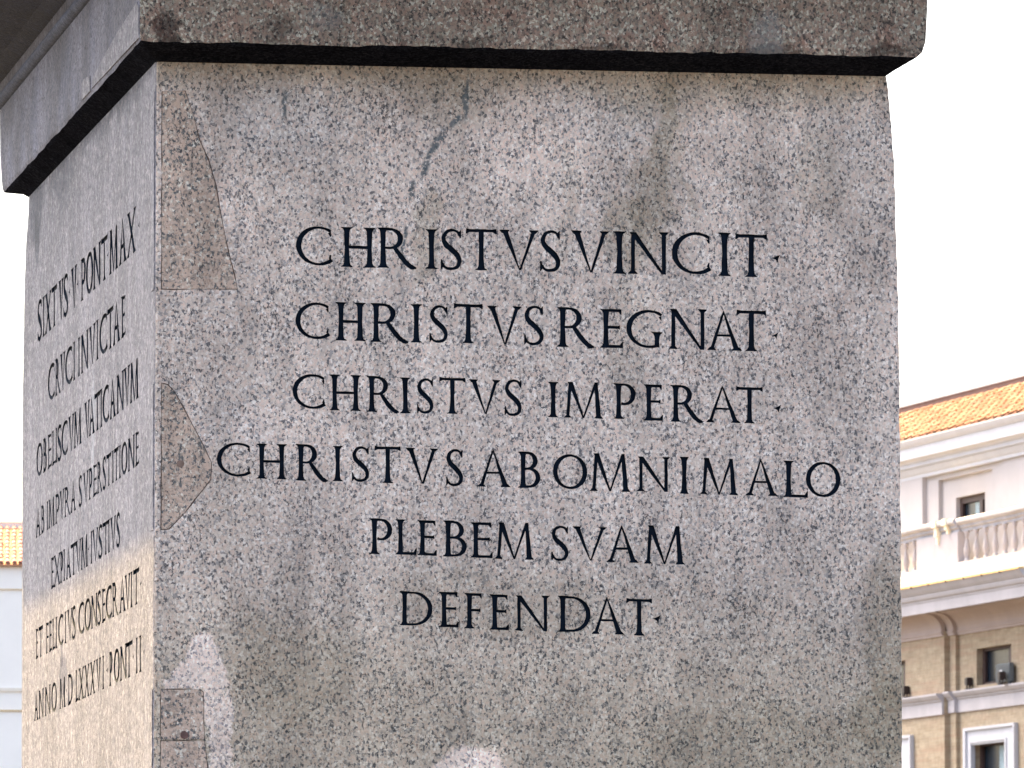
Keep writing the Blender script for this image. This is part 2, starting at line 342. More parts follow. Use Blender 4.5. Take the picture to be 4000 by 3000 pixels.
    if c == 'O':
        f = arcw(.15)
        return [ribbon(ell(w/2, .5, w/2-TW/2, .5-TH/2, 85, 275, 20), f), ribbon(ell(w/2, .5, w/2-TW/2, .5-TH/2, -95, 95, 20), f)]
    if c == 'S':
        pts = catmull([(.90, .83), (.78, .935), (.52, .972), (.25, .91), (.13, .76), (.24, .62), (.50, .50), (.76, .37), (.88, .22), (.76, .075), (.46, .028), (.22, .06), (.07, .16)], 3)
        pts = [(x*w, y) for x, y in pts]
        fw = lambda t, d: TH*.8 + (TW*1.05-TH*.8)*math.exp(-((t-.5)/.24)**2)
        return [ribbon(pts, fw), [(.80*w, .90), (.93*w, .99), (.96*w, .99), (.96*w, .80), (.90*w, .76), (.86*w, .82)],
                [(.16*w, .085), (.02*w, 0), (.0, .01), (.0, .25), (.07*w, .26), (.12*w, .16)]]
    if c == 'V':
        m = w*.52
        return [diag(m, e*.95, .0, .98, .03, TW*1.15), diag(m+.015, w-e*.8, .0, .98, .055, TH*1.35), serif(e*.95, 1, TW*.55, .06, up=False), serif(w-e*.8, 1, TH*.6, .075, up=False)]
    if c == 'A':
        m = w*.46
        return [diag(w-e, m, .02, 1.02, TW*1.15, .035), diag(e*.78, m, .02, .99, TH*1.3, .05), bar((w*.24, .385), (w*.74, .385), TH*.8), serif(w-e, 0, TW*.55, .065), serif(e*.78, 0, TH*.6, .07)]
    if c == 'N':
        x1 = .11; x2 = w-.11
        return [diag(x1, x1, .02, .95, TH*1.3), diag(x2, x2, .0, .98, TH*1.3), diag(x2-.02, x1-.01, .0, .99, TW*.5, TW*1.3), serif(x1, 0, TH*.6, .07), serif(x2, 1, TH*.6, .07, up=False)]
    if c == 'M':
        x1, x4 = w*.09+.02, w-e*.9; x2, x3, m = w*.17, w*.80, w*.50
        return [diag(x1, x2, .02, .99, TH*1.2), diag(m, x2, 0, 1.0, TW*.35, TW*1.15), diag(m, x3, 0, .97, TW*.35, TH*1.1), diag(x4, x3+.01, .02, 1.0, TW*1.1, TW*.7), serif(x1, 0, TH*.6, .06), serif(x4, 0, TW*.5, .06)]
    if c == 'X':
        return [diag(w-e*.85, e*.85, .02, .98, TW), diag(e*.6, w-e*.6, .02, .98, TH*1.1), serif(w-e*.85, 0, TW*.5, .06), serif(e*.85, 1, TW*.5, .06, up=False), serif(e*.6, 0, TH*.6, .06), serif(w-e*.6, 1, TH*.6, .06, up=False)]
    if c == '.': return [[(0, .62), (.30*w, .68), (w, 1), (.80*w, .5), (.72*w, 0), (.50*w, .38)]]
    return [stem(w/2)]

FRONT = """C 0.549 4.503 0.687 4.501 0.686 4.656 0.548 4.657
H 0.724 4.499 0.860 4.497 0.859 4.653 0.723 4.655
R 0.866 4.498 1.020 4.496 1.020 4.653 0.865 4.655
I 1.052 4.497 1.106 4.496 1.106 4.651 1.051 4.652
S 1.115 4.494 1.199 4.493 1.199 4.653 1.115 4.654
T 1.213 4.495 1.336 4.493 1.336 4.654 1.213 4.655
V 1.344 4.498 1.501 4.496 1.501 4.653 1.344 4.655
S 1.506 4.493 1.588 4.492 1.588 4.654 1.507 4.655
V 1.627 4.493 1.780 4.491 1.780 4.654 1.627 4.656
I 1.794 4.489 1.846 4.488 1.846 4.655 1.794 4.655
N 1.855 4.490 2.014 4.488 2.014 4.654 1.856 4.655
C 2.027 4.492 2.178 4.490 2.178 4.657 2.028 4.658
I 2.211 4.487 2.262 4.486 2.262 4.656 2.212 4.657
T 2.279 4.485 2.407 4.483 2.407 4.650 2.280 4.652
. 2.423 4.542 2.458 4.542 2.458 4.573 2.423 4.573
C 0.547 4.217 0.677 4.215 0.677 4.359 0.547 4.360
H 0.702 4.213 0.822 4.211 0.821 4.360 0.702 4.362
R 0.839 4.209 0.989 4.207 0.989 4.359 0.839 4.360
I 0.997 4.209 1.042 4.208 1.042 4.358 0.997 4.358
S 1.071 4.210 1.145 4.209 1.145 4.354 1.071 4.355
T 1.166 4.209 1.281 4.208 1.281 4.360 1.166 4.362
V 1.295 4.207 1.434 4.205 1.434 4.355 1.295 4.357
S 1.443 4.206 1.521 4.204 1.521 4.358 1.443 4.359
R 1.572 4.200 1.721 4.198 1.721 4.354 1.572 4.356
E 1.743 4.199 1.833 4.198 1.833 4.350 1.743 4.351
G 1.847 4.200 1.998 4.198 1.999 4.349 1.847 4.351
N 2.015 4.198 2.165 4.196 2.166 4.354 2.016 4.356
A 2.167 4.196 2.307 4.194 2.307 4.345 2.167 4.347
T 2.283 4.194 2.402 4.193 2.403 4.351 2.283 4.353
. 2.425 4.240 2.450 4.240 2.450 4.268 2.425 4.268
C 0.536 3.946 0.661 3.944 0.660 4.080 0.536 4.082
H 0.680 3.941 0.804 3.939 0.804 4.078 0.679 4.080
R 0.825 3.937 0.952 3.935 0.952 4.075 0.824 4.077
I 0.955 3.933 0.999 3.933 0.998 4.071 0.954 4.072
S 1.023 3.934 1.088 3.933 1.088 4.069 1.022 4.070
T 1.109 3.934 1.213 3.932 1.213 4.072 1.109 4.074
V 1.226 3.935 1.350 3.933 1.350 4.067 1.225 4.069
S 1.366 3.929 1.435 3.928 1.435 4.069 1.366 4.070
I 1.537 3.925 1.578 3.924 1.578 4.062 1.537 4.063
M 1.598 3.924 1.756 3.921 1.757 4.062 1.598 4.064
P 1.795 3.922 1.883 3.921 1.883 4.060 1.795 4.061
E 1.914 3.917 1.991 3.916 1.991 4.057 1.914 4.058
R 2.020 3.914 2.150 3.912 2.151 4.056 2.020 4.057
A 2.162 3.913 2.301 3.911 2.301 4.052 2.162 4.054
T 2.281 3.912 2.388 3.910 2.388 4.051 2.281 4.053
. 2.429 3.953 2.460 3.953 2.460 3.984 2.429 3.984
C 0.243 3.680 0.371 3.678 0.371 3.811 0.242 3.813
H 0.397 3.673 0.515 3.671 0.515 3.807 0.396 3.808
R 0.548 3.667 0.675 3.665 0.675 3.807 0.548 3.809
I 0.692 3.666 0.734 3.666 0.733 3.803 0.692 3.803
S 0.768 3.666 0.837 3.665 0.837 3.801 0.768 3.802
T 0.856 3.662 0.961 3.660 0.960 3.802 0.856 3.803
V 0.977 3.661 1.106 3.659 1.106 3.797 0.977 3.799
S 1.137 3.653 1.204 3.652 1.204 3.795 1.137 3.796
A 1.259 3.652 1.392 3.650 1.392 3.792 1.259 3.795
B 1.418 3.649 1.507 3.648 1.507 3.789 1.418 3.790
O 1.557 3.646 1.692 3.644 1.692 3.781 1.557 3.783
M 1.700 3.640 1.864 3.637 1.864 3.784 1.700 3.787
N 1.889 3.641 2.018 3.639 2.018 3.775 1.889 3.778
I 2.056 3.633 2.093 3.632 2.093 3.776 2.057 3.777
M 2.136 3.632 2.290 3.629 2.291 3.771 2.136 3.774
A 2.318 3.629 2.448 3.627 2.448 3.767 2.318 3.770
L 2.467 3.624 2.565 3.622 2.566 3.765 2.468 3.767
O 2.558 3.626 2.695 3.624 2.696 3.763 2.558 3.765
P 0.836 3.386 0.926 3.384 0.926 3.523 0.836 3.524
L 0.938 3.385 1.021 3.384 1.021 3.520 0.938 3.521
E 1.024 3.383 1.100 3.381 1.100 3.517 1.024 3.519
B 1.124 3.379 1.218 3.377 1.218 3.517 1.124 3.519
E 1.233 3.376 1.319 3.374 1.319 3.512 1.233 3.513
M 1.326 3.372 1.483 3.369 1.483 3.512 1.326 3.514
S 1.550 3.367 1.619 3.366 1.619 3.502 1.550 3.503
V 1.633 3.369 1.769 3.367 1.769 3.499 1.633 3.502
A 1.767 3.363 1.896 3.361 1.897 3.502 1.767 3.504
M 1.914 3.359 2.079 3.356 2.079 3.506 1.914 3.509
D 0.955 3.111 1.084 3.108 1.084 3.241 0.955 3.243
E 1.109 3.106 1.186 3.104 1.186 3.241 1.108 3.242
F 1.208 3.102 1.277 3.100 1.277 3.237 1.208 3.238
E 1.307 3.097 1.383 3.095 1.383 3.232 1.307 3.234
N 1.408 3.094 1.542 3.091 1.542 3.230 1.408 3.232
D 1.574 3.091 1.704 3.088 1.705 3.228 1.574 3.231
A 1.708 3.084 1.839 3.082 1.839 3.222 1.708 3.225
T 1.844 3.080 1.948 3.078 1.948 3.220 1.844 3.222
. 1.948 3.125 1.981 3.125 1.981 3.158 1.948 3.158"""
LEFT = """S 4.539 4.591 4.353 4.592 4.361 4.769 4.548 4.768
I 4.344 4.592 4.202 4.593 4.211 4.770 4.353 4.769
X 4.210 4.593 3.945 4.595 3.954 4.772 4.219 4.770
T 3.929 4.595 3.701 4.596 3.709 4.773 3.937 4.772
V 3.636 4.597 3.420 4.598 3.428 4.775 3.644 4.774
S 3.428 4.598 3.237 4.599 3.246 4.777 3.436 4.775
. 3.221 4.670 3.154 4.671 3.156 4.703 3.222 4.702
V 3.120 4.600 2.871 4.601 2.879 4.779 3.128 4.777
. 2.882 4.672 2.821 4.673 2.822 4.705 2.884 4.704
P 2.733 4.602 2.528 4.603 2.536 4.781 2.741 4.780
O 2.517 4.603 2.237 4.605 2.244 4.783 2.524 4.782
N 2.229 4.605 1.950 4.607 1.957 4.785 2.237 4.783
T 1.932 4.607 1.690 4.609 1.697 4.787 1.939 4.786
. 1.711 4.680 1.657 4.680 1.658 4.712 1.712 4.712
M 1.619 4.609 1.301 4.611 1.308 4.790 1.626 4.788
A 1.266 4.611 0.989 4.613 0.996 4.792 1.273 4.790
X 0.969 4.613 0.667 4.615 0.674 4.794 0.976 4.792
. 0.586 4.687 0.536 4.687 0.537 4.720 0.587 4.719
C 4.074 4.280 3.795 4.283 3.803 4.446 4.082 4.442
R 3.775 4.283 3.541 4.286 3.549 4.449 3.783 4.446
V 3.553 4.285 3.334 4.288 3.341 4.451 3.561 4.449
C 3.342 4.288 3.051 4.291 3.058 4.455 3.349 4.451
I 3.028 4.291 2.927 4.292 2.934 4.457 3.035 4.455
I 2.827 4.293 2.735 4.294 2.742 4.459 2.834 4.458
N 2.693 4.295 2.417 4.298 2.424 4.463 2.700 4.459
V 2.387 4.298 2.131 4.301 2.138 4.466 2.394 4.463
I 2.120 4.301 2.003 4.302 2.010 4.468 2.127 4.467
C 1.985 4.302 1.692 4.305 1.699 4.472 1.992 4.468
T 1.685 4.305 1.458 4.308 1.464 4.475 1.692 4.472
A 1.479 4.307 1.206 4.310 1.212 4.478 1.485 4.475
E 1.185 4.311 1.019 4.312 1.026 4.480 1.191 4.478
O 4.559 3.984 4.289 3.987 4.296 4.137 4.566 4.133
B 4.280 3.987 4.114 3.988 4.121 4.139 4.288 4.137
E 4.076 3.989 3.900 3.991 3.907 4.142 4.084 4.139
L 3.891 3.991 3.712 3.993 3.720 4.144 3.899 4.142
I 3.745 3.992 3.656 3.993 3.663 4.145 3.752 4.144
S 3.656 3.993 3.479 3.995 3.486 4.147 3.663 4.145
C 3.479 3.995 3.233 3.998 3.241 4.151 3.486 4.147
V 3.202 3.998 2.960 4.000 2.967 4.154 3.209 4.151
M 2.968 4.000 2.669 4.003 2.676 4.158 2.975 4.154
V 2.555 4.005 2.330 4.007 2.337 4.163 2.562 4.160
A 2.379 4.007 2.145 4.009 2.152 4.165 2.385 4.162
T 2.164 4.009 1.933 4.011 1.939 4.168 2.170 4.165
I 1.948 4.011 1.857 4.012 1.863 4.169 1.954 4.168
C 1.853 4.012 1.616 4.015 1.623 4.172 1.860 4.169
A 1.588 4.015 1.355 4.017 1.361 4.176 1.594 4.173
N 1.320 4.018 1.070 4.020 1.076 4.180 1.326 4.176
V 1.070 4.020 0.845 4.023 0.851 4.183 1.076 4.180
M 0.845 4.023 0.543 4.026 0.548 4.187 0.851 4.183
A 4.579 3.719 4.359 3.721 4.366 3.847 4.586 3.844
B 4.351 3.721 4.200 3.723 4.207 3.849 4.357 3.847
I 4.109 3.724 4.022 3.725 4.028 3.851 4.115 3.850
M 4.014 3.725 3.760 3.727 3.767 3.855 4.020 3.851
P 3.740 3.727 3.555 3.729 3.561 3.857 3.746 3.855
V 3.547 3.729 3.355 3.731 3.361 3.860 3.553 3.857
R 3.355 3.731 3.112 3.734 3.118 3.863 3.361 3.860
A 3.096 3.734 2.879 3.736 2.885 3.866 3.102 3.863
S 2.764 3.738 2.642 3.739 2.648 3.868 2.770 3.867
V 2.593 3.739 2.379 3.742 2.384 3.872 2.598 3.869
P 2.379 3.742 2.230 3.743 2.235 3.874 2.384 3.872
E 2.211 3.743 2.053 3.745 2.059 3.876 2.217 3.874
R 2.053 3.745 1.857 3.747 1.862 3.878 2.059 3.876
S 1.835 3.747 1.720 3.749 1.725 3.880 1.841 3.879
T 1.699 3.749 1.514 3.751 1.519 3.883 1.704 3.880
I 1.496 3.751 1.418 3.752 1.424 3.884 1.501 3.883
T 1.415 3.752 1.247 3.753 1.252 3.886 1.420 3.884
I 1.247 3.753 1.157 3.754 1.162 3.887 1.252 3.886
O 1.147 3.754 0.930 3.757 0.935 3.890 1.152 3.887
N 0.903 3.757 0.680 3.759 0.685 3.893 0.908 3.890
E 0.660 3.760 0.520 3.761 0.525 3.895 0.665 3.893
E 3.906 3.455 3.776 3.456 3.782 3.593 3.913 3.591
X 3.776 3.456 3.514 3.459 3.520 3.595 3.782 3.593
P 3.522 3.459 3.394 3.460 3.401 3.596 3.528 3.595
I 3.390 3.460 3.295 3.461 3.302 3.597 3.397 3.596
A 3.272 3.461 3.060 3.463 3.067 3.599 3.278 3.597
T 3.084 3.463 2.844 3.466 2.850 3.601 3.090 3.599
V 2.886 3.465 2.653 3.468 2.659 3.603 2.892 3.601
M 2.668 3.467 2.393 3.470 2.399 3.606 2.674 3.603
. 2.396 3.524 2.340 3.525 2.341 3.549 2.397 3.549
I 2.293 3.471 2.215 3.472 2.221 3.607 2.298 3.607
V 2.226 3.472 1.987 3.474 1.993 3.609 2.232 3.607
S 1.987 3.474 1.839 3.476 1.844 3.611 1.993 3.609
T 1.832 3.476 1.592 3.478 1.597 3.613 1.837 3.611
I 1.638 3.478 1.549 3.479 1.554 3.614 1.643 3.613
V 1.546 3.479 1.327 3.481 1.333 3.616 1.551 3.614
S 1.317 3.481 1.188 3.482 1.193 3.617 1.322 3.616
E 4.560 3.180 4.442 3.181 4.448 3.316 4.567 3.314
T 4.425 3.181 4.232 3.183 4.239 3.318 4.432 3.316
F 4.115 3.184 3.983 3.185 3.990 3.320 4.122 3.319
E 3.979 3.185 3.844 3.186 3.851 3.322 3.986 3.320
L 3.844 3.186 3.702 3.187 3.709 3.323 3.851 3.322
I 3.710 3.187 3.601 3.188 3.608 3.324 3.717 3.323
C 3.581 3.188 3.378 3.190 3.384 3.327 3.588 3.325
I 3.330 3.191 3.236 3.191 3.242 3.328 3.337 3.327
V 3.212 3.192 2.990 3.194 2.996 3.331 3.218 3.328
S 3.009 3.193 2.870 3.195 2.876 3.332 3.016 3.330
C 2.759 3.196 2.535 3.198 2.541 3.335 2.765 3.333
O 2.513 3.198 2.259 3.200 2.265 3.338 2.519 3.336
N 2.252 3.200 2.024 3.202 2.029 3.341 2.257 3.338
S 2.016 3.202 1.886 3.203 1.891 3.342 2.022 3.341
E 1.857 3.203 1.706 3.205 1.711 3.344 1.862 3.342
C 1.698 3.205 1.478 3.207 1.484 3.346 1.704 3.344
R 1.471 3.207 1.240 3.209 1.246 3.349 1.477 3.346
A 1.202 3.209 0.972 3.211 0.977 3.352 1.207 3.349
V 1.013 3.211 0.802 3.213 0.807 3.353 1.018 3.351
I 0.809 3.213 0.721 3.213 0.726 3.354 0.814 3.353
T 0.708 3.214 0.494 3.215 0.499 3.357 0.713 3.354
. 0.473 3.272 0.427 3.273 0.428 3.298 0.474 3.298
A 4.610 2.909 4.424 2.910 4.430 3.037 4.617 3.035
N 4.398 2.910 4.193 2.912 4.200 3.040 4.405 3.037
N 4.127 2.913 3.896 2.915 3.903 3.044 4.133 3.041
O 3.856 2.915 3.629 2.917 3.635 3.047 3.862 3.044
M 3.516 2.918 3.263 2.920 3.269 3.051 3.523 3.048
. 3.249 2.973 3.210 2.973 3.211 2.997 3.250 2.996
D 3.176 2.921 2.974 2.922 2.980 3.055 3.182 3.052
L 2.874 2.923 2.743 2.924 2.749 3.058 2.880 3.056
X 2.736 2.924 2.524 2.926 2.529 3.060 2.742 3.058
X 2.509 2.926 2.314 2.928 2.320 3.063 2.514 3.061
X 2.285 2.928 2.093 2.930 2.098 3.066 2.290 3.063
V 2.064 2.930 1.867 2.932 1.873 3.068 2.069 3.066
I 1.831 2.932 1.741 2.933 1.747 3.070 1.837 3.069
. 1.679 2.988 1.618 2.989 1.619 3.014 1.680 3.013
P 1.570 2.934 1.439 2.935 1.445 3.074 1.576 3.072
O 1.390 2.936 1.178 2.938 1.183 3.077 1.396 3.074
N 1.157 2.938 0.927 2.940 0.933 3.080 1.162 3.077
T 0.968 2.939 0.718 2.941 0.723 3.083 0.974 3.079
. 0.720 2.998 0.680 2.998 0.681 3.024 0.721 3.023
I 0.611 2.942 0.534 2.943 0.539 3.085 0.616 3.084
I 0.498 2.943 0.405 2.944 0.410 3.086 0.503 3.085
. 0.348 3.002 0.309 3.002 0.310 3.028 0.349 3.027"""

def letters(txt, k):
    out = []
    for ln in txt.strip().split('\n'):
        a = ln.split(); ch = a[0]; q = [Vector((float(a[i]), float(a[i+1]))) for i in (1, 3, 5, 7)]
        h = ((q[3]-q[0]).length + (q[2]-q[1]).length)/2; wd = ((q[1]-q[0]).length + (q[2]-q[3]).length)/2
        w = wd/(h*k) if ch != '.' else 1.0
        polys = []
        for P in glyph(ch, w):
            # roughen: split long edges and jitter like a chisel
            o = []
            for i, p in enumerate(P):
                p2 = P[(i+1) % len(P)]; d = math.hypot(p2[0]-p[0], p2[1]-p[1]); n = max(1, int(d/.14))
                for s in range(n): o.append((p[0]+(p2[0]-p[0])*s/n, p[1]+(p2[1]-p[1])*s/n))
            res = []
            for x, y in o:
                x += rnd.uniform(-.005, .005); y += rnd.uniform(-.005, .005); u = x/w
                b = q[0].lerp(q[1], u); t = q[3].lerp(q[2], u); res.append(b.lerp(t, y))
            polys.append(res)
        out.append((ch, polys))
    return out

def carve(outline, lets, holes, step):
    """triangulate a wall outline with letters and patches cut out of it"""
    vs, fs, own = [], [], []
    def add(poly, tagk):
        a = sum(poly[i][0]*poly[(i+1) % len(poly)][1]-poly[(i+1) % len(poly)][0]*poly[i][1] for i in range(len(poly)))
        if a < 0: poly = poly[::-1]
        b = len(vs); vs.extend(Vector((p[0], p[1])) for p in poly); fs.append(list(range(b, b+len(poly)))); own.append(tagk)
    add(outline, ('s', 0))
    for i, h in enumerate(holes): add(h, ('h', i))
    for i, (c, P) in enumerate(lets):
        for p in P: add(p, ('l', i))
    xs = [p[0] for p in outline]; zs = [p[1] for p in outline]
    x = min(xs)+step
    while x < max(xs)-step*.6:
        z = min(zs)+step
        while z < max(zs)-step*.6:
            vs.append(Vector((x+rnd.uniform(-.2, .2)*step, z+rnd.uniform(-.2, .2)*step))); z += step
        x += step
    V, E, F, _, _, OF = delaunay_2d_cdt(vs, [], fs, 0, 1e-6)
    stone, hs, ls = [], {}, {}
    for f, of in zip(F, OF):
        ks = [own[i] for i in of]
        hh = [k for k in ks if k[0] == 'h']; ll = [k for k in ks if k[0] == 'l']
        if not ks: continue
        if hh: hs.setdefault(hh[0][1], []).append(f)
        elif ll: ls.setdefault(ll[0][1], []).append(f)
        else: stone.append(f)
    return V, stone, hs, ls
def groove(name, V, tris, to3, depth, mat, parent):
    cnt = {}
    for f in tris:
        for i in range(3):
            a, b = f[i], f[(i+1) % 3]; cnt[(a, b)] = 1
    idx = {}; vs = []; fs = []
    def gv(i, d):
        if (i, d) not in idx: idx[(i, d)] = len(vs); vs.append(to3(V[i], d))
        return idx[(i, d)]
    for f in tris: fs.append([gv(i, depth) for i in f])
    for a, b in list(cnt):
        if (b, a) not in cnt: fs.append([gv(a, 0), gv(b, 0), gv(b, depth), gv(a, depth)])
    return pyobj(name, vs, fs, mat, parent)
def slab(name, poly, to3, d0, d1, mat, parent):
    n = len(poly); vs = [to3(Vector(p), d1) for p in poly] + [to3(Vector(p), d0) for p in poly]
    fs = [list(range(n))] + [[i, (i+1) % n, n+(i+1) % n, n+i] for i in range(n)]
    o = pyobj(name, vs, fs, mat, parent)
    bm = bmesh.new(); bm.from_mesh(o.data); bmesh.ops.recalc_face_normals(bm, faces=bm.faces); bm.to_mesh(o.data); bm.free(); return o
def rough(poly, seg=.03, amp=.003):
    o = []
    for i, p in enumerate(poly):
        q = poly[(i+1) % len(poly)]; d = math.hypot(q[0]-p[0], q[1]-p[1]); n = max(1, int(d/seg))
        for s in range(n):
            o.append((p[0]+(q[0]-p[0])*s/n + (rnd.uniform(-amp, amp)), p[1]+(q[1]-p[1])*s/n + rnd.uniform(-amp, amp)))
    return o
def grow(poly, g):
    cx = sum(p[0] for p in poly)/len(poly); cz = sum(p[1] for p in poly)/len(poly); n = len(poly); o = []
    a = sum(poly[i][0]*poly[(i+1) % n][1]-poly[(i+1) % n][0]*poly[i][1] for i in range(n)); s = 1 if a > 0 else -1
    for i in range(n):
        p0, p, p1 = Vector(poly[i-1]), Vector(poly[i]), Vector(poly[(i+1) % n])
        e0 = (p-p0).normalized(); e1 = (p1-p).normalized(); nn = Vector((e0.y+e1.y, -(e0.x+e1.x))); nn = nn.normalized() if nn.length > .1 else Vector((0, 0))
        o.append(tuple(p+nn*g*s))
    return o

# ============================================================ THE SETTING
g = NM('cobbles'); o_ = g.obj()
v_ = g.vor(o_, 7, 'DISTANCE_TO_EDGE'); vc = g.vor(o_, 7)
sp_ = g.n('SeparateColor'); g.l(vc.outputs['Color'], sp_.inputs[0])
cc_ = g.ramp(sp_.outputs[0], [(0, (.028,.028,.030)), (.5, (.042,.041,.042)), (1, (.062,.058,.055))])
cc_ = g.mix(g.rng(v_.outputs['Distance'], 0, .03), (.02,.018,.016), cc_)
M['cobble'] = g.fin(cc_, .8, g.bump(v_.outputs['Distance'], .02))
bm = bmesh.new(); box(bm, -2500, 2500, -2500, 2500, -1.0, 0)
tag(mobj('ground', bm, M['cobble']), kind='structure')

# ============================================================ OBELISK PEDESTAL
PW, PD = 2.935, 5.2        # width of the front, depth of the side
ped = empty('obelisk_pedestal', (-1.37740, 29.5, 0), R(9.24553),
            label='huge granite pedestal with dark Latin capitals carved in its front and left sides', cat='pedestal')
f3 = lambda p, d: (p[0], d, p[1])            # front face, depth d into the stone
l3 = lambda p, d: (d, p[0], p[1])            # left face
REDGE = [(2.5,2.935),(2.57,2.935),(3.17,2.935),(3.57,2.933),(4.073,2.931),(4.274,2.929),(4.576,2.923),(4.883,2.915),(5.006,2.908),(5.147,2.899),(5.239,2.890),(5.30,2.880)]
FEDGE = [(1.2,5.16),(2.5,5.16),(3.2,5.17),(4.0,5.20),(4.46,5.20),(4.9,5.15),(5.12,5.07),(5.2,5.00),(5.30,4.96)]
def lerp(T, z):
    if z <= T[0][0]: return T[0][1]
    for (a, x), (b, y) in zip(T, T[1:]):
        if z <= b: return x+(y-x)*(z-a)/(b-a)
    return T[-1][1]
ZB, ZT = 1.25, 5.284
zs = [ZB+(ZT-ZB)*i/150 for i in range(151)]
nz = lambda z, s, a: a*(noise.noise(Vector((s, z*9, 0)))+.6*noise.noise(Vector((s, z*31, 3))))
rx = [lerp(REDGE, z)+nz(z, 1, .0045) for z in zs]
lx = [.010+abs(nz(z, 5, .004)) for z in zs]            # where the front meets the worn corner
lt = [.016+abs(nz(z, 9, .006)) for z in zs]
fx = [lerp(FEDGE, z)+nz(z, 13, .012) for z in zs]
outF = list(zip(rx, zs)) + list(zip(reversed(lx), reversed(zs)))
outL = [(t, z) for t, z in zip(lt, zs)] + [(t, z) for t, z in zip(reversed(fx), reversed(zs))]
PATCH = [('patch', [(.026,5.168),(.114,5.172),(.147,5.077),(.169,4.987),(.205,4.907),(.233,4.809),(.273,4.593),(.306,4.468),(.319,4.407),(.026,4.402)], 'brown speckled repair block, tall and wedge shaped'),
         ('patch', [(.028,4.036),(.05,4.03),(.074,4.007),(.119,3.927),(.173,3.829),(.221,3.732),(.218,3.669),(.12,3.543),(.058,3.476),(.028,3.472)], 'pointed repair block with a plugged hole'),
         ('patch', [(.030,2.856),(.176,2.858),(.191,2.846),(.197,2.668),(.030,2.667)], 'square repair block with rounded corner'),
         ('patch', [(.030,2.658),(.198,2.659),(.217,2.484),(.223,2.15),(.225,1.9),(.030,1.9)], 'lowest repair block in the corner'),
         ('clean', [(.190,3.030),(.214,3.048),(.247,3.018),(.262,2.946),(.284,2.786),(.299,2.662),(.314,2.484),(.316,2.306),(.316,1.95),(.236,1.95),(.232,2.306),(.227,2.482),(.206,2.662),(.200,2.848),(.183,2.866),(.122,2.867),(.115,2.915),(.167,2.955)], 'pale pink washed strip of stone')]
holesF = [rough(grow(p, .0036), .04, .0014) for k, p, _ in PATCH if k != 'clean']
V, st, hs, ls = carve(outF, letters(FRONT, 1.0), holesF, .12)
letF = letters(FRONT, 1.0)
die_v = []; die_f = []; die_m = []
def emit(V, tris, to3, mi, relief):
    b = len(die_v)
    for p in V: die_v.append(to3(p, 0))
    for f in tris: die_f.append([b+i for i in f]); die_m.append(mi)
emit(V, st, f3, 0, 0)
TW, TH = .20, .125
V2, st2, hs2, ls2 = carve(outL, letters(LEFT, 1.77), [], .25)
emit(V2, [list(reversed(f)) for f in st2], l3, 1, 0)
def strip(A, B, mi):
    b = len(die_v); die_v.extend(A); die_v.extend(B); n = len(A)
    for i in range(n-1): die_f.append([b+i, b+i+1, b+n+i+1, b+n+i]); die_m.append(mi)
mid = [(.003+abs(nz(z, 21, .002)), .004+abs(nz(z, 17, .002)), z) for z in zs]
strip([(0, t, z) for t, z in zip(lt, zs)], mid, 1); strip(mid, [(x, 0, z) for x, z in zip(lx, zs)], 0)
rr = [(x+.004, .012, z) for x, z in zip(rx, zs)]; r2 = [(x+.010, .06, z) for x, z in zip(rx, zs)]; r3_ = [(x+.0, t, z) for x, t, z in zip(rx, fx, zs)]
strip([(x, 0, z) for x, z in zip(rx, zs)], rr, 0); strip(rr, r2, 0); strip(r2, r3_, 0)
strip(r3_, [(0, t, z) for t, z in zip(fx, zs)], 1)
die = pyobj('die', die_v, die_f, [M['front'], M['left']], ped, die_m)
for i in sorted(ls): groove('carved_letter', V, ls[i], f3, .016, M['letter'], die)
for i in sorted(ls2): groove('carved_letter', V2, [list(reversed(f)) for f in ls2[i]], l3, .010, M['letter'], die)
for i in sorted(hs): groove('mortar_joint', V, hs[i], f3, .012, M['mortar'], die)
for k, p, lb in PATCH:
    if k == 'clean': continue
    o = slab('repair_block', rough(p, .05, .0012), f3, .012, -.0015, M['patch'], ped); o['label'] = lb
def disc(name, c, r, to3, d, mat, parent, n=12, ky=1):
    return slab(name, [(c[0]+r*math.cos(2*math.pi*i/n)*rnd.uniform(.9, 1.05), c[1]+ky*r*math.sin(2*math.pi*i/n)*rnd.uniform(.9, 1.05)) for i in range(n)], to3, .004, d, mat, parent)
disc('iron_plug', (.120, 2.682), .016, f3, -.004, M['rust'], ped); disc('mortar_plug', (.101, 3.727), .015, f3, -.003, M['mortar'], ped)
# thin repair strips round the corner, on the left face
for z0, z1, w in ((4.402, 5.17, .115), (3.472, 4.036, .10), (1.9, 2.856, .13)):
    o = slab('repair_block', rough([(.020, z0), (w, z0), (w, z1), (.020, z1)], .05, .002), l3, .01, -.003, M['left'], ped); o['label'] = 'narrow edge of a repair block on the left side'
FL = [(3.441,3.185),(3.4,3.159),(3.259,3.107),(3.238,3.074),(3.274,3.006),(3.10,3.03),(2.983,3.03),(2.981,2.994),(3.153,2.92),(3.39,2.933),(3.552,3.001),(3.615,3.058),(3.518,3.115)]

